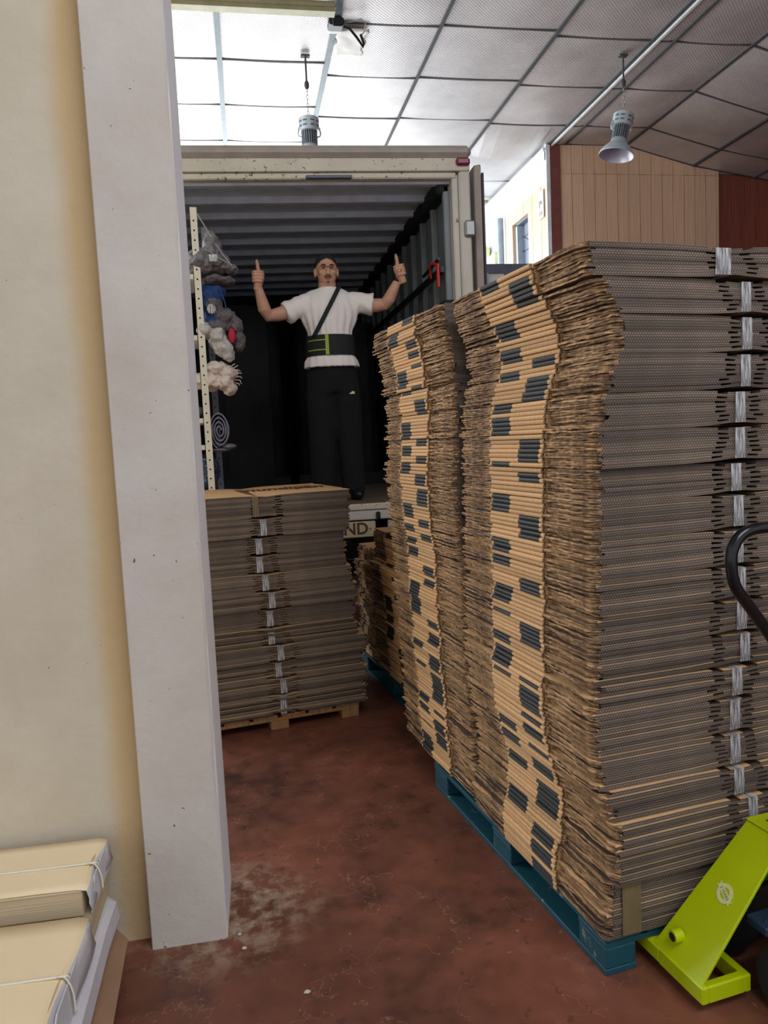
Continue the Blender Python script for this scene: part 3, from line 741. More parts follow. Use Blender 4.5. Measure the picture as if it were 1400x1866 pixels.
def link_mesh(name, me, parent, loc=(0, 0, 0), rot=(0, 0, 0)):
    o = bpy.data.objects.new(name, me); C.objects.link(o); o.parent = parent; o.location = loc; o.rotation_euler = rot; return o
def bundle(org, ang, u0, v0, zlo, zhi, label, group, prn, r, flip=False, ys=1.0, tape='tape', tw=0.033, loose=0.003, xs=1.0, tdx=0.0, shear=0.0, yaw=0.0):
    """one taped bundle; org/ang give the stack's frame, (u0, v0) the near corner of this bundle in it"""
    ca, sa = math.cos(ang), math.sin(ang)
    zb = zhi if flip else zlo
    ang0 = ang; ang = ang+yaw
    loc = (org[0]+ca*u0-sa*v0, org[1]+sa*u0+ca*v0, zb)
    t = thing('cardboard_bundle', label, 'cardboard bundle', loc, (0, math.pi if flip else 0, ang), group)
    if flip:   # turned over about its own depth axis: the folded side then faces right
        t.rotation_euler = (Matrix.Rotation(ang, 3, 'Z') @ Matrix.Rotation(math.pi, 3, 'Y')).to_euler()
    t.scale = (xs, ys, 1)
    h = zhi-zlo; n = max(4, round(h/0.0142)); step = (h-0.0015)/n; sz = min(1.0, step/(2*T_+0.001))
    dx = 0
    for i in range(n):
        me = box_mesh(i, n, prn.next(), r.randint(0, 1), flip)
        dx = dx*0.4+r.uniform(-loose, loose)
        o = link_mesh('flattened_box', me, t, (dx+shear*((i+0.5)/n-0.5), r.uniform(-loose, loose)*0.6, 0.0006+i*step), (0, 0, R(r.uniform(-0.25, 0.25))))
        o.scale = (1, 1, sz)
    tm = link_mesh('tape', tape_mesh(n, round(h, 3), tw, tape), t, (tdx, 0, 0))
    if tape == 'tape': tm['label'] = 'shiny clear tape'
    return t

# tall stack: two columns of bundles on a teal pallet
AO, AA = (0.883, 1.858), R(7.8)
zb_ = [1.972, 1.888, 1.794, 1.693, 1.592, 1.494, 1.396, 1.306, 1.208, 1.105, 1.012, .918, .824, .732, .632, .535, .447, .361, .270, .113]
un = [-.026, .030, .062, .034, .005, -.010, -.013, -.019, -.016, -.023, -.026, -.031, -.036, -.037, -.034, -.012, .006, .0, -.012]
tp = [.40, .49, .50, .49, .465, .455, .447, .450, .447, .452, .450, .465, .432, .428, .425, .43, .47, .46, .40]
prn = Prn(5); r = random.Random(11)
for k in range(19):
    top = k == 18
    bundle(AO, AA, un[k], (0.0 if k < 9 else -.006 if k < 15 else -.020 if k == 15 else -.034 if k < 18 else -.012)+r.uniform(-.004, .004), zb_[k+1], zb_[k], ('%s bundle of flattened boxes from the top, near column of the tall stack' % ORD[k]) if k < 18 else 'brown taped bottom bundle of the near column, resting on the teal pallet',
           'bundles in the near column of the tall stack', prn, r, tape='tape' if k < 18 else 'tape_brown', tw=0.05 if k == 0 else 0.060 if k == 18 else 0.034, loose=0.0055, tdx=(tp[k]-un[k]-0.46) if k < 18 else -0.376,
           shear=(un[max(k-1, 0)]-un[min(k+1, 18)])/2, yaw=(un[k]+.02)/DEP*0.5)
uf = [-.045, -.035, -.03, -.028, -.03, -.035, -.04, -.04, -.035, -.03, -.025, -.028, -.022, -.02, -.02, -.01, -.01, -.01, 0.0]
vf = [.09, .06, .02, -.01, -.01, .0, .0, -.02, -.015, -.02, -.02, -.03, -.03, -.03, -.035, -.04, -.04, -.05, -.05]
prn = Prn(9); r = random.Random(12)
for k in range(19):
    z0, z1 = zb_[k+1], zb_[k]
    if k == 0: z1 += 0.012
    bundle(AO, AA, uf[k], 0.872+vf[k]*0.5, z0, z1, '%s bundle of flattened boxes from the top, far column of the tall stack' % ORD[k] if k < 18 else 'bottom bundle of the far column of the tall stack on the teal pallet',
           'bundles in the far column of the tall stack', prn, r, loose=0.006, ys=0.94+max(0, vf[k])*0.6, shear=(uf[max(k-1, 0)]-uf[min(k+1, 18)])/2)
# short stack behind the pillar: folded sides to the right
BO, BA = (0.52, 4.04), R(9.5)
zb2 = [1.245, 1.128, 1.03, .935, .84, .745, .65, .555, .462, .372, .285, .195, .082]
u2 = [.018, .012, -.016, -.018, .005, .033, .018, .018, .060, .045, .066, .060]
prn = Prn(21); r = random.Random(13); topb = None
for k in range(12):
    lab = '%s bundle of flattened boxes from the top of the short stack behind the pillar' % ORD[k] if k else 'topmost bundle of the short stack, its pale top printed with a word'
    if k == 11: lab = 'bottom bundle of the short stack resting on the raw pine pallet'
    t = bundle(BO, BA, u2[k], r.uniform(-.008, .008) + (0.0 if k < 7 else -0.01), zb2[k+1], zb2[k], lab, 'bundles in the short stack behind the pillar', prn, r, flip=True, ys=0.99, loose=0.004 if k < 7 else 0.013, tdx=0.02 if k else 0.06,
               tape='tape_brown' if k == 0 else 'tape')
    if k == 0: topb = t
Tm = Matrix.Rotation(math.pi, 4, 'Y')
text_mesh('printed_word', 'mundipan', 0.125, 'printblk', topb, Tm @ Matrix.Translation((-0.30, 0.45, 0.0026)) @ Matrix.Scale(2.1, 4, (0, 1, 0)), 0.0004, shear=0.35, bold=0.004)
MB().prism([(-0.20, 0.56), (-0.14, 0.55), (-0.08, 0.58), (-0.11, 0.61), (-0.17, 0.60)], 0.0005, 0.0026).build('printed_emblem', 'printor', topb).matrix_local = Tm
# low stacks by the truck sill
CO, CA = (0.79, 4.03), R(7.8)
prn = Prn(31); r = random.Random(14)
zc1 = [.972, .88, .775, .67, .565, .455, .345, .235, .125]
uc = [-.005, -.0, -.03, -.02, -.01, -.02, -.01, 0.0]
for k in range(8):
    bundle(CO, CA, uc[k], -0.30+(0.0 if k else -0.02), zc1[k+1], zc1[k], '%s bundle from the top of the low stack half hidden behind the tall stack' % ORD[k], 'bundles in the low stack behind the tall stack', prn, r, loose=0.006)
zc2 = [.83, .735, .635, .53, .43, .33, .225, .125]
for k in range(7):
    bundle(CO, CA, -.0-0.02*(k % 2), 0.575, zc2[k+1], zc2[k], '%s bundle from the top of the lowest stack before the truck sill' % ORD[k], 'bundles in the lowest stack before the truck sill', prn, r, ys=0.42, loose=0.006)

# ---------------------------------------------------------------- pallets
def pallet(org, ang, label, mat, u0, u1, v0, v1, h, runner=True):
    t = thing('pallet', label, 'pallet', (org[0], org[1], 0), (0, 0, ang))
    bh = 0.018; bl0 = bh if runner else 0.0; W = 0.10
    us = [u0, (u0+u1)/2-W/2, u1-W]; vs = [v0, (v0+v1)/2-0.07, v1-0.14]
    if runner:
        for u in us: MB().box(u, u+W, v0, v1, 0, bh).build('runner', mat, t, bevel=0.002)
    for u in us:
        for v in vs: MB().box(u+.002, u+W-.002, v+.001, v+0.139, bl0, h-0.034).build('block', mat, t, bevel=0.003)
    for v in vs: MB().box(u0, u1, v, v+0.14, h-0.033, h-0.018).build('stringer_board', mat, t, bevel=0.002)
    n = 6; w_ = (u1-u0-0.02*(n-1))/n
    for k in range(n): MB().box(u0+k*(w_+0.02), u0+k*(w_+0.02)+w_, v0, v1, h-0.017, h).build('deck_board', mat, t, bevel=0.002)
    return t
pallet(AO, AA, 'worn teal painted pallet carrying the tall stack', 'teal', 0, 0.80, 0, 1.27, 0.112)
pallet(BO, BA, 'raw pine pallet carrying the short stack behind the pillar', 'pine', -0.88, -0.00, 0.015, 0.82, 0.080, False)
pallet(CO, CA, 'teal pallet under the low stacks near the truck', 'teal', 0, 0.80, -0.28, 0.92, 0.124)

# ---------------------------------------------------------------- pallet jack
ja = thing('pallet_jack', 'lime green pallet jack with black loop handle pushed under the tall stack', 'pallet jack', (1.05, 1.67, 0), (0, 0, R(7.8)))
def fork(x0, nm):
    o = MB().box(x0, x0+0.155, 0.165, 1.0, 0.028, 0.076).build('fork', 'lime', ja, bevel=0.006)
    ring = MB()
    ring.box(x0, x0+0.022, -0.005, 0.17, 0.028, 0.076); ring.box(x0+0.133, x0+0.155, -0.005, 0.17, 0.028, 0.076)
    ring.box(x0+0.02, x0+0.135, -0.005, 0.02, 0.028, 0.076); ring.box(x0+0.02, x0+0.135, 0.145, 0.17, 0.028, 0.076)
    ring.build('fork_heel', 'lime', ja, bevel=0.004)
fork(0.0, 'l'); fork(0.385, 'r')
def wing(sx, nm):
    # sloping side plate from the fork up to the top box (jack space)
    X = lambda v: v if sx > 0 else 0.54-v
    p = [(X(0.004), 0.005, 0.074), (X(0.014), 0.005, 0.072), (X(0.014), 0.195, 0.072), (X(0.004), 0.195, 0.074),
         (X(0.230), -0.03, 0.432), (X(0.240), -0.03, 0.43), (X(0.240), 0.092, 0.43), (X(0.230), 0.092, 0.432)]
    return MB().hexa(p).build('side_plate', 'lime' if sx > 0 else 'lime_dark', ja, bevel=0.002)
wg = wing(1, 'l'); wing(-1, 'r')
MB().hexa([(0.02, 0.187, 0.074), (0.52, 0.187, 0.074), (0.52, 0.195, 0.074), (0.02, 0.195, 0.074), (0.238, 0.084, 0.43), (0.302, 0.084, 0.43), (0.302, 0.092, 0.43), (0.238, 0.092, 0.43)]).build('front_plate', 'lime_dark', ja)
tpb = MB().box(0.228, 0.312, -0.032, 0.094, 0.432, 0.440).build('top_plate', 'lime', ja, bevel=0.004)
MB().box(0.262, 0.300, 0.00, 0.06, 0.4395, 0.4408).build('top_label', 'printblk', ja)
# pivot boss
def lerp(a, b, t): return Vector(a)+(Vector(b)-Vector(a))*t
def plate_pt(s, t):   # s along the base, t up
    a = lerp((0.004, 0.005, 0.074), (0.004, 0.195, 0.074), s); b = lerp((0.230, -0.03, 0.432), (0.230, 0.092, 0.432), s); return lerp(a, b, t)
nrm = ((plate_pt(1, 0)-plate_pt(0, 0)).cross(plate_pt(0, 1)-plate_pt(0, 0))).normalized()
if nrm.x > 0: nrm = -nrm
bp = plate_pt(0.70, 0.16)
smooth_angle(MB().tube([bp-Vector((0.0, 0, 0)), bp+Vector((-0.028, 0, 0.0))], 0.018, 16).build('pivot_boss', 'lime', ja))
smooth_angle(MB().tube([bp+Vector((-0.026, 0, 0)), bp+Vector((-0.0290, 0, 0))], 0.012, 16).build('pivot_pin', 'hole', ja))
# round emblem with a banner across it
ep = plate_pt(0.46, 0.54)
ez = nrm; ex = (plate_pt(0, 0.5)-plate_pt(1, 0.5)).normalized(); ex = (ex-ez*ex.dot(ez)).normalized(); ey = ez.cross(ex)
EM = (Matrix((ex, ey, ez)).transposed() @ Matrix.Scale(1.2, 3)).to_4x4(); EM.translation = ep+nrm*0.0006
mb = MB(); n = 36; ri, ro = 0.0125, 0.0215
for k in range(n):
    a = 2*math.pi*k/n
    for rr in (ri, ro):
        for zz in (0, 0.0006): mb.v.append((rr*math.cos(a), rr*math.sin(a), zz))
for k in range(n):
    a, b = k*4, ((k+1) % n)*4
    mb.face([a+1, a+3, b+3, b+1]); mb.face([a+2, b+2, b+3, a+3]); mb.face([a, a+1, b+1, b])
em = mb.build('emblem', 'sticker', wg); em.matrix_local = EM
bn = MB(); Tb = Matrix.Rotation(R(-30), 4, 'Z')
bn.prism([(-.028, -.0065), (.028, -.0065), (.024, 0), (.028, .0065), (-.028, .0065), (-.024, 0)], 0.0007, 0.0011, T=Tb).build('emblem_banner', 'sticker', wg).matrix_local = EM
text_mesh('emblem_text', '3 YEARS', 0.0095, 'lime_dark', wg, EM @ Tb @ Matrix.Translation((0, 0, 0.0014)), 0.0002)
# pump and wheels behind
MB().box(0.17, 0.37, -0.16, -0.02, 0.20, 0.235).build('axle_arm', 'navy', ja, bevel=0.008)
MB().prism([(0.03, 0.03), (0.26, 0.03), (0.37, 0.10), (0.50, 0.12), (0.50, 0.20), (0.10, 0.20)], 0.13, 0.17, 'y').build('linkage', 'black', ja)
MB().hexa([(0.16, -0.05, 0.20), (0.50, -0.05, 0.20), (0.50, 0.02, 0.20), (0.16, 0.02, 0.20), (0.16, -0.05, 0.225), (0.50, -0.05, 0.235), (0.50, 0.02, 0.235), (0.16, 0.02, 0.225)]).build('cross_member', 'navy', ja, bevel=0.004)
smooth_angle(MB().tube([(0.27, -0.10, 0.10), (0.27, -0.10, 0.36)], 0.05, 20).build('pump_body', 'black', ja))
for xx in (0.17, 0.31): smooth_angle(MB().tube([(xx, -0.10, 0.095), (xx+0.06, -0.10, 0.095)], 0.095, 28).build('steering_wheel', 'tyre', ja))
smooth_angle(MB().tube([(0.27, -0.11, 0.34), (0.27, -0.07, 0.60), (0.265, 0.0, 0.91)], [0.024, 0.02, 0.02], 14).build('handle_shaft', 'blackgloss', ja))
hx = 0.265
loop = [(0.265, 0, .90), (.21, 0, .975), (.15, 0, 1.05), (.112, 0, 1.10), (.10, 0, 1.15), (.103, 0, 1.19), (.125, 0, 1.222), (.16, 0, 1.236), (.21, 0, 1.238), (.265, 0, 1.238)]
loop = loop + [(2*hx-x_, y_, z_) for (x_, y_, z_) in loop[::-1][1:]]
MB().tube(catmull(loop, 4), 0.0145, 14, up=(0, 1, 0)).build('handle_grip', 'blackgloss', ja, smooth=True)

# ---------------------------------------------------------------- paper bundles at the lower left
def ream(name, x0, x1, y0, y1, z0, z1, label, group, seed, strap_y):
    t = thing(name, label, 'paper bundle', (x1, (y0+y1)/2, z0), (0, 0, R(-1.5)), group)
    r = random.Random(seed); w_ = x1-x0; hy = (y1-y0)/2; h = z1-z0
    MB().box(-w_, -0.004, -hy, hy, 0, h-0.004).build('sheet_block', 'paperedge', t, bevel=0.003)
    # top sheets drape over the end as a soft flap
    mb = MB(); prof = [(-w_, h), (-0.10, h+0.001), (-0.02, h), (0.004, h-0.006), (0.010, h-0.03), (0.009, h*0.45), (0.016, 0.012)]
    ny = 8
    for j in range(ny+1):
        yy = -hy+2*hy*j/ny
        for (a, c) in prof:
            k = 0 if a < -0.05 else 1
            mb.v.append((a+k*0.006*math.sin(j*0.9+seed), yy, c+0.0012*math.sin(a*30+j)*(a > -0.3)))
    kk = len(prof)
    for j in range(ny):
        for k in range(kk-1):
            mb.face([j*kk+k, j*kk+k+1, (j+1)*kk+k+1, (j+1)*kk+k], 1 if k > 2 else 0)
    o = mb.build('top_sheet', ['paper', 'wrap'], t, smooth=True); s_ = o.modifiers.new('s', 'SOLIDIFY'); s_.thickness = 0.0015
    # leaning end flap
    MB().hexa([(0.012, -hy*0.9, 0.0), (0.016, -hy*0.9, 0.0), (0.016, hy*0.8, 0.0), (0.012, hy*0.8, 0.0), (0.006, -hy*0.3, h*0.8), (0.010, -hy*0.3, h*0.8), (0.010, hy*0.95, h*0.9), (0.006, hy*0.95, h*0.9)]).build('end_flap', 'wrap', t)
    sy = strap_y
    pts = [(-w_, sy, h+0.003), (-0.05, sy-0.002, h+0.004), (-0.012, sy-0.003, h+0.005), (0.006, sy-0.004, h), (0.020, sy-0.006, h*0.6), (0.024, sy-0.012, 0.01)]
    MB().tube(catmull(pts, 5), 0.0052, 8, flat=0.4).build('strap', 'strapw', t, smooth=True)
    return t
ream('paper_bundle', -1.25, -0.492, 2.035, 2.30, 0.285, 0.362, 'strapped bundle of cream paper sheets against the wall, rear one', 'strapped paper bundles', 1, -0.01)
ream('paper_bundle', -1.25, -0.49, 1.50, 2.0, 0.215, 0.305, 'strapped bundle of cream paper sheets in the lower left corner, front one', 'strapped paper bundles', 2, 0.02)
t = thing('wrapped_ream', 'wide pale paper wrapped ream under both strapped bundles', 'paper bundle', (-0.46, 1.88, 0.13))
mb = MB(); prof = [(-0.8, 0.0), (0.0, -0.005), (0.012, 0.03), (0.006, 0.075), (-0.012, 0.084), (-0.8, 0.084)]
for yy in (-0.42, -0.2, 0.0, 0.2, 0.34, 0.40):
    d = 0.0 if yy < 0.39 else -0.05
    for a, c in prof: mb.v.append((a+(d if a > -0.1 else 0)+0.004*math.sin(yy*20), yy, c))
kk = 6
for j in range(5):
    for k in range(kk): k2 = (k+1) % kk; mb.face([j*kk+k, j*kk+k2, (j+1)*kk+k2, (j+1)*kk+k])
mb.face(list(range(kk))); mb.face([5*kk+k for k in range(kk)])
mb.build('wrapping', 'wrap', t)
MB().box(-0.8, -0.02, 0.16, 0.38, 0.085, 0.154).build('sheet_block', 'paperedge', t)
t = tag(MB().hexa([(-1.26, 1.45, 0.118), (-0.50, 1.45, 0.118), (-0.50, 2.28, 0.118), (-1.26, 2.28, 0.118), (-1.26, 1.45, 0.123), (-0.50, 1.45, 0.123), (-0.50, 2.28, 0.123), (-1.26, 2.28, 0.123)])
        .hexa([(-0.50, 1.45, 0.118), (-0.405, 1.45, 0.055), (-0.425, 2.20, 0.095), (-0.50, 2.28, 0.118), (-0.50, 1.45, 0.123), (-0.405, 1.45, 0.060), (-0.425, 2.20, 0.100), (-0.50, 2.28, 0.123)]).build('cardboard_sheet', 'brown_sheet'), 'brown cardboard sheet bent down under the pale paper bundles', 'cardboard sheet')
t = thing('pallet', 'low pallet hidden under the brown cardboard sheet and paper', 'pallet', (-1.2, 1.5, 0))
for k in range(3): MB().box(0.0, 0.62, 0.05+k*0.33, 0.13+k*0.33, 0, 0.095).build('block', 'pine', t)
for k in range(5): MB().box(0.0, 0.64, 0.02+k*0.16, 0.13+k*0.16, 0.096, 0.116).build('deck_board', 'pine', t)
# rubble crumbs on the floor
for (x_, y_, s_, lb) in ((0.07, 1.99, .009, 'pale plaster crumb on the red floor right of the pillar foot'), (-0.10, 2.22, .008, 'plaster crumb close beside the pillar foot, nearer one'), (-0.115, 2.29, .007, 'plaster crumb touching the pillar corner'), (-0.06, 1.66, .008, 'plaster crumb lying alone nearest the camera on the red floor')):
    rr = random.Random(int(x_*1000)+5); mb = MB().ell((0, 0, s_*0.4), (s_, s_*0.8, s_*0.5), 7, 5)
    mb.v = [(a*(1+rr.uniform(-.2, .2)), b*(1+rr.uniform(-.2, .2)), c) for a, b, c in mb.v]
    tag(mb.build('plaster_crumb', 'pillar', loc=(x_, y_, 0.001)), lb, 'crumb', 'plaster crumbs on the floor')

# ---------------------------------------------------------------- shelf rack between pillar and truck
sh = thing('shelf_rack', 'tall cream slotted metal shelf rack beside the pillar', 'shelf', (-0.245, 4.75, 0))
def upright(x, y, nm, m='shelf'):
    o = MB().box(x, x+0.042, y, y+0.003, 0, 2.90).box(x, x+0.003, y, y+0.04, 0, 2.90).build('upright', m, sh)
    hl = MB(); z = 0.08
    while z < 2.88:
        hl.tube([(x+0.021, y-0.0012, z), (x+0.021, y+0.001, z)], 0.0055, 8); z += 0.056
    hl.build('slot_holes', 'hole', o); return o
upright(0, 0, 'a'); upright(0.04, 0.42, 'b', 'frame_dark'); upright(-1.3, 0, 'c'); upright(-1.3, 0.42, 'd')
for z in (2.52, 2.165, 1.915, 1.675, 1.515, 1.2, 0.7): MB().box(-1.26, 0.0, 0.005, 0.43, z-0.03, z).build('shelf_board', 'shelf', sh, bevel=0.003)
def lump(name, parts_, mat, label, cat, voxel=0.008, amp=0.016, freq=26, loc=(0, 0, 0), tubes=()):
    mb = MB()
    for (c, r_) in parts_: mb.ell(c, r_)
    for (pts, rad) in tubes: mb.tube(pts, rad, 8)
    o = mb.build(name, mat); remesh(o, voxel, 2)
    for v in o.data.vertices:
        p = v.co.copy(); v.co += v.normal*amp*(noise.noise(p*freq)+0.5*noise.noise(p*freq*2.3))
    if label: tag(o, label, cat)
    return o
SY = 4.86
o = lump('netting_bag', [((-0.13, SY, 2.66), (0.06, 0.13, 0.13)), ((-0.10, SY, 2.60), (0.07, 0.12, 0.06)), ((-0.05, SY, 2.565), (0.07, 0.09, 0.03)), ((-0.20, SY, 2.60), (0.1, 0.14, 0.09))], 'mesh', 'grey netting bag with cords on the upper shelf of the rack', 'bag')
MB().tube([(-0.20, 4.74, 2.86), (-0.10, 4.76, 2.68), (-0.06, 4.76, 2.62), (-0.02, 4.77, 2.57)], 0.004, 6).build('cord', 'cord', o)
MB().tube([(-0.17, 4.73, 2.66), (-0.10, 4.73, 2.61), (-0.04, 4.75, 2.58)], 0.0035, 6).build('cord', 'cord', o)
MB().box(-0.15, -0.10, 4.725, 4.735, 2.585, 2.625).build('foil_label', 'tape', o)
o = lump('padded_sleeve', [((-0.06, SY, 2.495), (0.055, 0.09, 0.025)), ((-0.13, SY, 2.50), (0.08, 0.1, 0.03))], 'felt', 'grey padded sleeve lying below the netting bag on the rack', 'sleeve')
o = lump('blue_cloth', [((-0.12, SY, 2.42), (0.05, 0.08, 0.06)), ((-0.17, SY, 2.38), (0.08, 0.1, 0.10)), ((-0.15, SY, 2.24), (0.07, 0.1, 0.08))], 'bluecloth', 'blue cloth between the netting bag and the felt blanket on the rack', 'cloth')
MB().tube([(-0.10, 4.77, 2.44), (-0.075, 4.77, 2.36), (-0.06, 4.775, 2.25)], 0.004, 6).build('cord', 'bluecloth', o)
o = lump('felt_blanket', [((-0.15, SY, 2.35), (0.06, 0.12, 0.06)), ((-0.09, SY, 2.28), (0.08, 0.12, 0.05)), ((-0.02, SY, 2.22), (0.045, 0.10, 0.06)), ((-0.005, SY, 2.14), (0.035, 0.08, 0.07)), ((-0.14, SY, 2.22), (0.09, 0.12, 0.05))], 'felt', 'speckled dark grey felt blanket hanging over the rack edge', 'blanket')
MB().ell((-0.045, 4.77, 2.16), (0.022, 0.02, 0.045)).build('red_patch', 'redcloth', o, smooth=True)
MB().ell((-0.155, 4.745, 2.315), (0.028, 0.012, 0.03), 7, 5).build('foil_label', 'tape', o)
o = lump('plastic_bag', [((-0.13, SY-0.04, 2.16), (0.055, 0.09, 0.08)), ((-0.10, SY-0.04, 2.09), (0.06, 0.08, 0.055)), ((-0.07, SY-0.05, 2.06), (0.035, 0.06, 0.05)), ((-0.2, SY-0.04, 2.2), (0.06, 0.09, 0.05))], 'plastic', 'cloudy plastic bag bulging under the felt blanket', 'bag', amp=0.014)
fr = []
for k in range(9):
    a = R(70-k*17); c = (-0.075+0.055*math.cos(a)*0.8, 4.80, 1.915+0.06*math.sin(a)); l = 0.032
    fr.append(([(c[0]-0.01, c[1], c[2]), (c[0]+l*0.6*math.cos(a), c[1]-0.01, c[2]+l*0.5*math.sin(a)), (c[0]+l*math.cos(a-0.4), c[1]-0.012, c[2]+l*math.sin(a-0.4)+0.008*math.sin(k*2.3))], 0.0026))
o = lump('fringed_blanket', [((-0.15, SY, 1.97), (0.08, 0.13, 0.045)), ((-0.09, SY, 1.94), (0.06, 0.12, 0.05)), ((-0.10, SY-0.03, 1.885), (0.05, 0.10, 0.045)), ((-0.075, SY-0.02, 1.85), (0.035, 0.09, 0.04)), ((-0.2, SY, 1.90), (0.1, 0.12, 0.06))], 'blanket', 'off-white fringed blanket bunched on the middle shelf of the rack', 'blanket')
f_ = MB()
for pts, rad in fr: f_.tube(pts, rad, 5)
f_.build('fringe', 'blanket', o, smooth=True)['kind'] = 'stuff'
# rolled blanket: a spiral seen end-on
t = thing('rolled_blanket', 'rolled blue grey blanket hanging over the lower shelf of the rack', 'blanket', (-0.155, 4.78, 1.60))
mb = MB(); pts = []
for k in range(90):
    a = k/89*math.pi*7.4; rr = 0.10+0.90*(k/89); pts.append((0.056*rr*math.cos(a), 0.108*rr*math.sin(a)))
n = len(pts)
for yy in (0, 0.22):
    for sc_ in (1.0, 1.13):
        for (a, c) in pts: mb.v.append((a*1.0+(sc_-1)*0.075*a/max(1e-6, math.hypot(a, c)), yy+0.002*math.sin(a*200), c+(sc_-1)*0.08*c/max(1e-6, math.hypot(a, c))))
for k in range(n-1):
    mb.face([k, k+1, n+k+1, n+k]); mb.face([2*n+k, 2*n+k+1, 3*n+k+1, 3*n+k]); mb.face([k, k+1, 2*n+k+1, 2*n+k]); mb.face([n+k, n+k+1, 3*n+k+1, 3*n+k])
mb.build('spiral', 'roll', t)
MB().ell((0.045, 0.10, -0.100), (0.05, 0.1, 0.018)).ell((-0.01, 0.10, -0.118), (0.07, 0.1, 0.014)).build('hanging_end', 'roll', t, smooth=True)
o = lump('blue_bag', [((-0.26, SY, 1.36), (0.09, 0.12, 0.10)), ((-0.28, SY, 1.28), (0.09, 0.12, 0.07))], 'navy', 'dark navy bag on the lowest visible shelf of the rack', 'bag')
o = lump('grey_bundle', [((-0.33, SY, 1.715), (0.10, 0.1, 0.035)), ((-0.38, SY, 1.735), (0.08, 0.1, 0.04))], 'felt', 'dark folded cloth on the shelf left of the upright', 'cloth')

# ---------------------------------------------------------------- booth beyond the tall stack
bt = thing('office_booth', 'pale blue framed glazed booth behind the tall stack', 'booth', (3.22, 10.0, 0))
MB().box(0.03, 1.4, 0.03, 1.2, 0, 3.70).build('booth_body', 'poster', bt)
for (a, b_, c, d, e, f_, m_) in ((0, 1.45, 0, 0.03, 3.62, 3.74, 'frame_dark'), (0, 0.07, 0, 0.03, 0, 3.62, 'frame_blue'), (0.30, 0.38, 0, .03, 0, 3.62, 'frame_dark'), (0, .03, .03, 1.2, 3.60, 3.74, 'frame_blue'), (0, .03, 1.12, 1.2, 0, 3.6, 'frame_blue'), (0.07, 1.4, 0, .03, 3.2, 3.26, 'frame_dark')):
    MB().box(a, b_, c, d, e, f_).build('frame_bar', m_, bt)

# ---------------------------------------------------------------- the man in the truck
PY = 5.75
pe = thing('person', 'person in white T-shirt standing in the truck with both thumbs up', 'person', (0.66, PY, 1.06))
def P(x, y, z): return (x-0.66, y-PY, z-1.06)
body = MB()
hz = 2.752
body.ell(P(.655, PY+.012, hz+0.012), (.079, .096, .096), 20, 14)
body.ell(P(.655, PY-.018, hz-0.045), (.068, .076, .078), 18, 12)
body.ell(P(.655, PY-.040, hz-0.098), (.036, .036, .030), 12, 8)
body.ell(P(.655, PY-.086, hz+0.016), (.050, .018, .012), 12, 8)        # brow
body.ell(P(.655, PY-.100, hz-0.030), (.013, .020, .026), 10, 8)        # nose
body.ell(P(.655, PY-.108, hz-0.044), (.018, .014, .011), 10, 8)
for s_ in (-1, 1):
    body.ell(P(.655+s_*.082, PY+.012, hz-0.018), (.012, .022, .034), 10, 8)   # ears
    body.ell(P(.655+s_*.040, PY-.062, hz-0.030), (.026, .026, .022), 10, 8)   # cheeks
body.tube([P(.655, PY+.015, 2.50), P(.655, PY+.008, 2.58), P(.655, PY+.0, 2.69)], [.075, .066, .062], 16)
# torso and legs under the clothes
body.loft([(0.0, 0, 0.92, .13, .09), (0.0, 0, 1.10, .125, .09), (0.0, 0, 1.35, .15, .10), (0, 0.01, 1.50, .13, .08), (0, .01, 1.56, .07, .06)], 18)
def limb(pts, rads): body.tube(pts, rads, 14)
# his right arm (image left) and his left arm (image right)
armL = [P(.50, PY+.01, 2.50), P(.40, PY-.005, 2.468), P(.285, PY-.03, 2.435), P(.215, PY-.05, 2.425), P(.185, PY-.075, 2.47), P(.165, PY-.10, 2.55), P(.150, PY-.115, 2.615)]
limb(armL, [.060, .055, .050, .046, .047, .037, .028])
armR = [P(.83, PY+.01, 2.51), P(.92, PY-.005, 2.49), P(1.01, PY-.03, 2.488), P(1.07, PY-.05, 2.492), P(1.10, PY-.075, 2.525), P(1.132, PY-.10, 2.59), P(1.158, PY-.115, 2.64)]
limb(armR, [.060, .056, .050, .046, .046, .037, .028])
def hand(cx, cy, cz0, sx, tilt):
    T = Matrix.Translation(P(cx, cy, cz0)) @ Matrix.Rotation(tilt, 4, 'Y')
    def q(a, b, c): return tuple(T @ Vector((a*sx, b, c)))
    body.tube([q(-.012, .006, -.090), q(-.006, .0, -.050), q(0, .0, -.02)], [.027, .030, .036], 12)
    body.ell(q(-.004, .006, 0), (.036, .026, .043), 14, 10)
    for k, (z, l, rr) in enumerate(((.033, .95, .0098), (.0115, 1.0, .0102), (-.0105, .96, .0098), (-.0315, .84, .0088))):
        body.tube([q(-.034, .006, z), q(-.040, -.018, z), q(-.028, -.033, z), q(-.028+.052*l, -.034, z), q(-.020+.054*l, -.018, z), q(-.012+.040*l, -.008, z)], [rr]*6, 9, round_end=True)
    body.tube([q(.010, -.006, .0), q(.004, -.012, .035), q(-.004, -.014, .062), q(-.006, -.010, .085), q(-.010, -.002, .108), q(-.011, .002, .118)], [.019, .0165, .0130, .0125, .0115, .0085], 11, round_end=True)
    return T
TL = hand(.158, PY-.120, 2.680, 1, R(2)); TRm = hand(1.172, PY-.120, 2.715, -1, R(-14))
bo = body.build('body', 'skin', pe); remesh(bo, 0.0043, 1, 0.4)
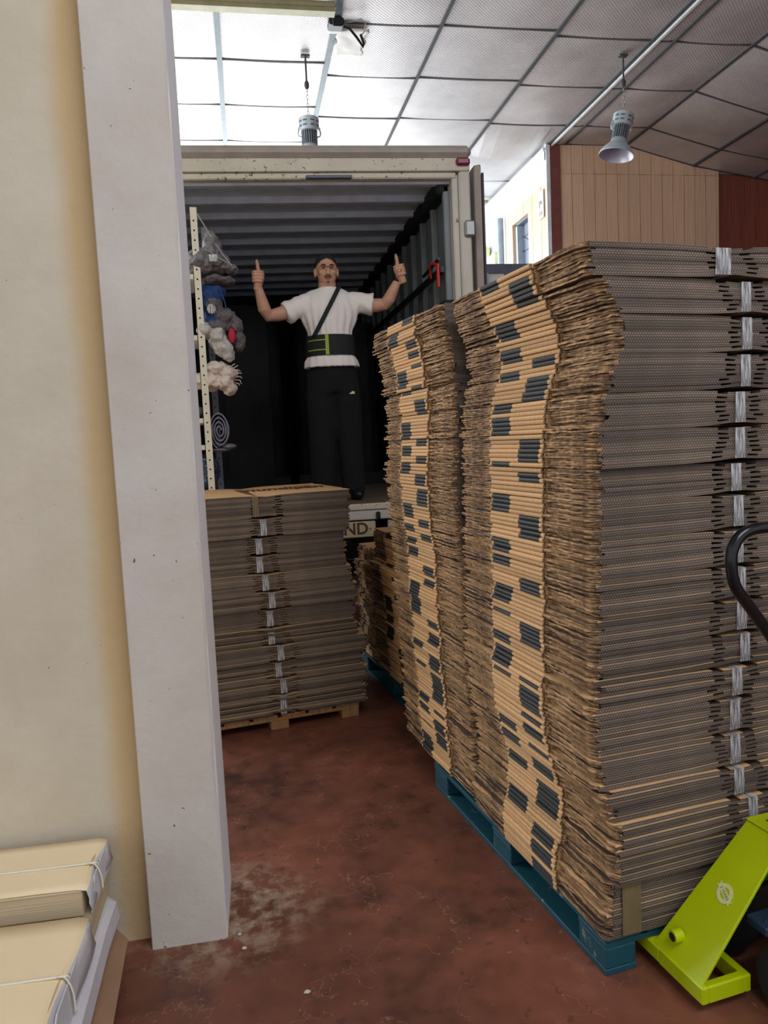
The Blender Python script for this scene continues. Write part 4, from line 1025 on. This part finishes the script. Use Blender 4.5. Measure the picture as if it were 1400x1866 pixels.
# face details
def det(mb, n, m, par=pe): return mb.build(n, m, par, smooth=True)
for s_ in (-1, 1):
    det(MB().ell(P(.655+s_*.030, PY-.092, hz-0.002), (.0125, .006, .0055), 12, 8), 'eye', 'eyew', bo)
    det(MB().tube([P(.655+s_*.014, PY-.103, hz+.013), P(.655+s_*.032, PY-.101, hz+.019), P(.655+s_*.050, PY-.086, hz+.013)], [.004, .0048, .003], 8), 'eyebrow', 'hair', bo)
det(MB().tube([P(.628, PY-.090, hz-.066), P(.640, PY-.1005, hz-.061), P(.655, PY-.1045, hz-.0595), P(.670, PY-.1005, hz-.061), P(.682, PY-.090, hz-.066)], [.003, .0055, .005, .0055, .003], 8), 'moustache', 'stubble', bo)
det(MB().tube([P(.634, PY-.089, hz-.074), P(.655, PY-.098, hz-.073), P(.676, PY-.089, hz-.074)], [.003, .006, .003], 8), 'lips', 'lips', bo)
det(MB().ell(P(.655, PY-.078, hz-.100), (.014, .006, .008), 12, 8), 'goatee', 'stubble', bo)
hair = MB().ell(P(.655, PY+.024, hz+.034), (.083, .098, .083), 24, 16).ell(P(.655, PY+.036, hz-.004), (.086, .080, .085), 20, 12)
det(hair, 'hair', 'hair')
# T-shirt
sh_ = MB()
cx = 0.0
sh_.loft([(0.0, 0, 1.195, .158, .128), (0.0, 0, 1.25, .166, .130), (0, 0, 1.32, .198, .134), (0, 0, 1.40, .218, .134), (0, .005, 1.46, .215, .120), (0, .008, 1.505, .19, .10), (0, .010, 1.535, .15, .085), (0, .010, 1.558, .095, .075)], 28)
sh_.loft([(0.0, 0, 0.985, .208, .150), (0.0, 0, 1.03, .198, .146), (0, 0, 1.07, .172, .136), (0, 0, 1.20, .160, .128)], 28)
for (sh0, el, s_) in (((-.16, .005, 1.455), (-.325, -.02, 1.380), -1), ((.17, .005, 1.460), (.325, -.02, 1.435), 1)):
    a, b_ = Vector(sh0), Vector(el); d = (b_-a)
    sh_.tube([a-d*0.4, a, a+d*0.5, b_], [.060, .078, .076, .084], 18)
so = sh_.build('t_shirt', 'shirt', pe); remesh(so, 0.0085, 2, 0.5)
for v in so.data.vertices:
    p = v.co; ang = math.atan2(p.y, p.x)
    f = 0.0045*math.sin(ang*17+p.z*9+3*noise.noise(p*5))*max(0, min(1, (1.52-p.z)*5))*(0.4 if p.z < 1.1 else 1)
    f += 0.007*noise.noise(Vector((p.x*13, p.y*13, p.z*7+p.x*10)))
    if abs(p.x) > .21: f = 0.005*math.sin(p.z*70+p.x*60)*0.6+0.004*noise.noise(p*18)
    v.co += v.normal*f
# sleeve hems and neck band
smooth_angle(MB().loft([(0, .008, 1.548, .083, .074), (0, .004, 1.562, .076, .068), (0, .004, 1.556, .070, .062)], 28, cap=False).build('neck_band', 'shirt', pe))
# support belt and trim
def band(z0, z1, a0, a1, A, B, th, name, m, par, n=40, dz=0.0):
    mb = MB()
    for k in range(n+1):
        t_ = R(a0+(a1-a0)*k/n)
        for (rr, zz) in ((0, z0), (0, z1), (th, z1), (th, z0)):
            mb.v.append(((A+rr)*math.cos(t_), (B+rr)*math.sin(t_), zz+dz*math.sin(math.pi*k/n)))
    for k in range(n):
        for q in range(4): q2 = (q+1) % 4; mb.face([k*4+q, k*4+q2, (k+1)*4+q2, (k+1)*4+q])
    mb.face([0, 1, 2, 3]); mb.face([n*4+q for q in range(4)]); return mb.build(name, m, par)
bl = band(1.065, 1.212, 0, 360, .166, .139, .010, 'support_belt', 'beltb', pe)
band(1.067, 1.210, 252, 260, .178, .151, .0025, 'lime_edge', 'limetrim', bl, 4)
band(1.170, 1.177, 196, 252, .177, .150, .0022, 'lime_stripe', 'limetrim', bl, 12)
band(1.100, 1.108, 196, 252, .177, .150, .0022, 'lime_stripe', 'limetrim', bl, 12)
# shoulder strap
pts = []
for k in range(15):
    t_ = k/14; xx = 0.078+( -0.135-0.078)*t_; zz = 1.565+(1.195-1.565)*t_
    A_ = .20 if zz > 1.3 else .175; B_ = (.075+.06*min(1, (1.575-zz)/0.10)) if zz > 1.47 else .137
    pts.append((xx, -B_*math.sqrt(max(0.05, 1-(xx/A_)**2))-0.012, zz))
MB().tube(pts, 0.0155, 8, flat=0.22, up=(0, 1, 0)).build('shoulder_strap', 'beltb', pe, smooth=True)
# trousers, shoes
tr_ = MB().loft([(0, 0.0, .80, .185, .125), (0, 0, .90, .180, .125), (0, 0, 1.02, .165, .12)], 24)
for s_ in (-1, 1):
    tr_.tube([(s_*.085, 0, .92), (s_*.10, -.005, .70), (s_*.105, -.01, .45), (s_*.12, .0, .05)], [.105, .105, .095, .085], 16)
to = tr_.build('trousers', 'trousers', pe); remesh(to, 0.018, 2, 0.5)
for v in to.data.vertices: v.co += v.normal*0.006*noise.noise(Vector((v.co.x*10, v.co.y*10, v.co.z*16)))
for s_ in (-1, 1):
    o = MB().ell((s_*.135, -.05, .045), (.05, .14, .045), 16, 10).build('shoe', 'black', pe, smooth=True)
lg = MB().prism([(-.028, -.006), (-.006, .002), (.002, .013), (.012, .008), (.024, .010), (.020, .001), (.026, -.010), (.010, -.006), (-.004, -.011), (-.016, -.007)], -0.0015, 0.0015, 'y').build('logo', 'limetrim', to)
lg.data.materials.clear(); lg.data.materials.append(MAT['sticker'])
lg.matrix_local = Matrix.Translation((.125, -.108, .790)) @ Matrix.Rotation(R(25), 4, 'Z')
MB().tube([P(1.155, PY-.155, 2.705), P(1.170, PY-.160, 2.708), P(1.185, PY-.157, 2.712)], 0.0075, 8).build('ring', 'gold', bo, smooth=True)
